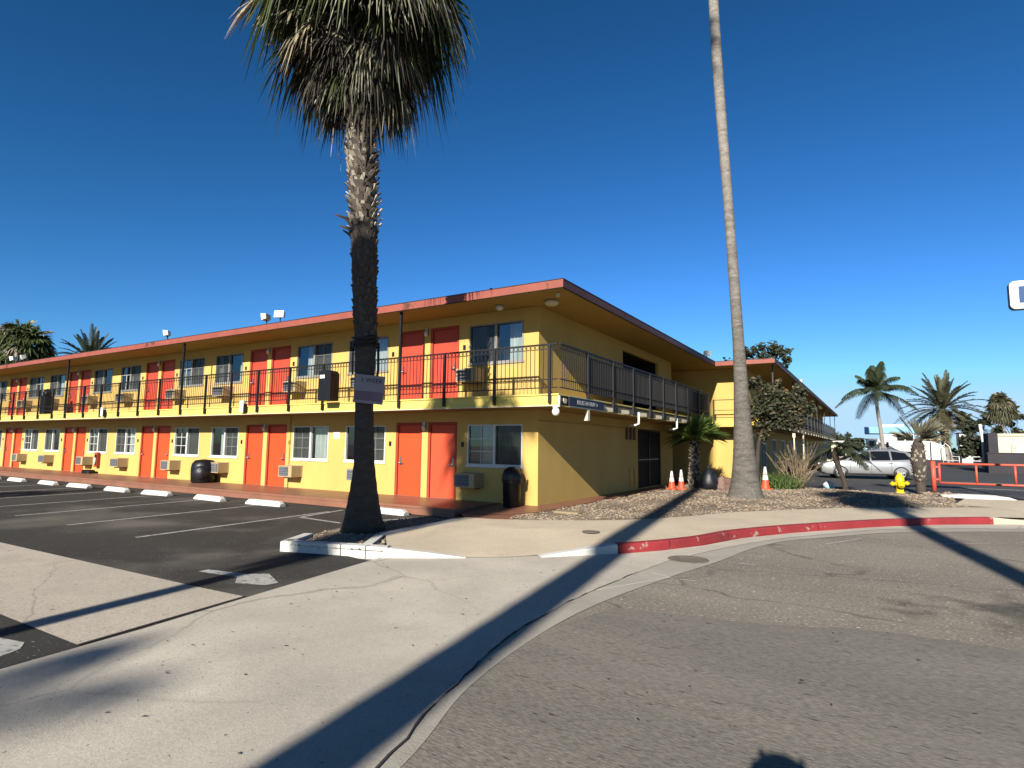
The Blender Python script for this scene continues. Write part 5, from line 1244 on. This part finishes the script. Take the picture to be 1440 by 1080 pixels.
# photographer standing behind the camera: only the head's shadow falls into the picture
t = thing('person', 'person standing in the street, seen only as a head shadow at the bottom edge', 'person', (7.33, -13.17, -.2))
t.scale = (1.035, 1.035, 1.035)
def skinned(name, verts, edges, radii, mat, parent):
    me = bpy.data.meshes.new(name); me.from_pydata(verts, edges, []); me.materials.append(mat)
    o = bpy.data.objects.new(name, me); COL.objects.link(o); o.parent = parent
    o.modifiers.new('skin', 'SKIN'); 
    for v_, r_ in zip(me.skin_vertices[0].data, radii): v_.radius = (r_, r_)
    me.skin_vertices[0].data[0].use_root = True
    s = o.modifiers.new('sub', 'SUBSURF'); s.levels = 1; s.render_levels = 2
    return o
try:
    vs = [(0, 0, .95), (0, 0, 1.2), (0, 0, 1.4), (0, .02, 1.5), (0, .03, 1.58), (0, .03, 1.72), (.17, 0, 1.4), (.26, .15, 1.2), (.08, .22, 1.46), (-.17, 0, 1.4), (-.26, .15, 1.2), (-.08, .22, 1.46), (.1, 0, .88), (.11, .02, .48), (.11, 0, .08), (.11, .14, .05), (-.1, 0, .88), (-.11, .02, .48), (-.11, 0, .08), (-.11, .14, .05)]
    es = [(0, 1), (1, 2), (2, 3), (3, 4), (4, 5), (2, 6), (6, 7), (7, 8), (2, 9), (9, 10), (10, 11), (0, 12), (12, 13), (13, 14), (14, 15), (0, 16), (16, 17), (17, 18), (18, 19)]
    rd = [.15, .14, .15, .06, .09, .08, .07, .045, .035, .07, .045, .035, .09, .06, .045, .04, .09, .06, .045, .04]
    skinned('body', vs, es, rd, m_cloth, t)
    b = MB(); b.blob((0, .0, 1.70), .145, .13, .11, 14, 8, 0, .1)
    for sx in (-.10, .11): b.tube([(sx * .8, 0, 1.75), (sx, .0, 1.83)], [.03, .008], 6)
    b.build('hair', m_black, t)
except Exception as ex:
    print('person', ex)

# ------------------------------------------------------------------ light, sky, camera
EXPO = 2.58
EL, AZ = 25.2, -9.3          # sun elevation; travel direction measured from +Y (negative = towards -X)
sd = V((-math.sin(R(AZ)) * math.cos(R(EL)), -math.cos(R(AZ)) * math.cos(R(EL)), math.sin(R(EL))))   # towards the sun
sun = bpy.data.lights.new('sun', 'SUN'); sun.energy = 5.0; sun.angle = R(.53); sun.color = (1, .93, .815)
so = bpy.data.objects.new('sun', sun); COL.objects.link(so); so.rotation_euler = sd.to_track_quat('Z', 'Y').to_euler(); so.location = sd * 60
w = bpy.data.worlds.new('World'); sc.world = w; w.use_nodes = True
nt = w.node_tree; bg = nt.nodes['Background']; sky = nt.nodes.new('ShaderNodeTexSky'); sky.sky_type = 'NISHITA'
sky.sun_disc = False; sky.sun_elevation = R(EL); sky.sun_rotation = math.atan2(sd.x, sd.y); sky.air_density = 1.0; sky.dust_density = .3; sky.ozone_density = 3.
SKY = .07
spl = nt.nodes.new('ShaderNodeSeparateColor'); cmb = nt.nodes.new('ShaderNodeCombineColor'); nt.links.new(sky.outputs[0], spl.inputs[0])
for k, (gain, pw) in enumerate(((2.18, 1.78), (2.12, 1.4), (3.30, 1.55))):      # clearer, bluer air than the default model
    a = nt.nodes.new('ShaderNodeMath'); a.operation = 'MULTIPLY'; a.inputs[1].default_value = .07; nt.links.new(spl.outputs[k], a.inputs[0])
    c = nt.nodes.new('ShaderNodeMath'); c.operation = 'POWER'; c.inputs[1].default_value = pw; nt.links.new(a.outputs[0], c.inputs[0])
    d = nt.nodes.new('ShaderNodeMath'); d.operation = 'MULTIPLY'; d.inputs[1].default_value = gain / EXPO; nt.links.new(c.outputs[0], d.inputs[0])
    e = nt.nodes.new('ShaderNodeMath'); e.operation = 'MINIMUM'; e.inputs[1].default_value = (.50, .77, 1.06)[k] / EXPO; nt.links.new(d.outputs[0], e.inputs[0])
    f = nt.nodes.new('ShaderNodeMath'); f.operation = 'MULTIPLY'; f.inputs[1].default_value = 1 / SKY; nt.links.new(e.outputs[0], f.inputs[0]); nt.links.new(f.outputs[0], cmb.inputs[k])
nt.links.new(cmb.outputs[0], bg.inputs[0]); bg.inputs[1].default_value = SKY
cam = bpy.data.cameras.new('camera'); co = bpy.data.objects.new('camera', cam); COL.objects.link(co)
co.matrix_world = Matrix(((0.850834, 0.044380, 0.523557, 7.210135), (0.525290, -0.095228, -0.845578, -12.920301), (0.012330, 0.994466, -0.104336, 1.470000), (0.000000, 0.000000, 0.000000, 1.000000))); cam.lens = 20.6449
cam.sensor_width = 36; cam.clip_start = .05; cam.clip_end = 3000
sc.camera = co
vs_ = sc.view_settings; vs_.view_transform = 'Standard'; vs_.look = 'None'; vs_.exposure = math.log2(EXPO); vs_.gamma = 1
sc.cycles.max_bounces = 8; sc.cycles.transparent_max_bounces = 16
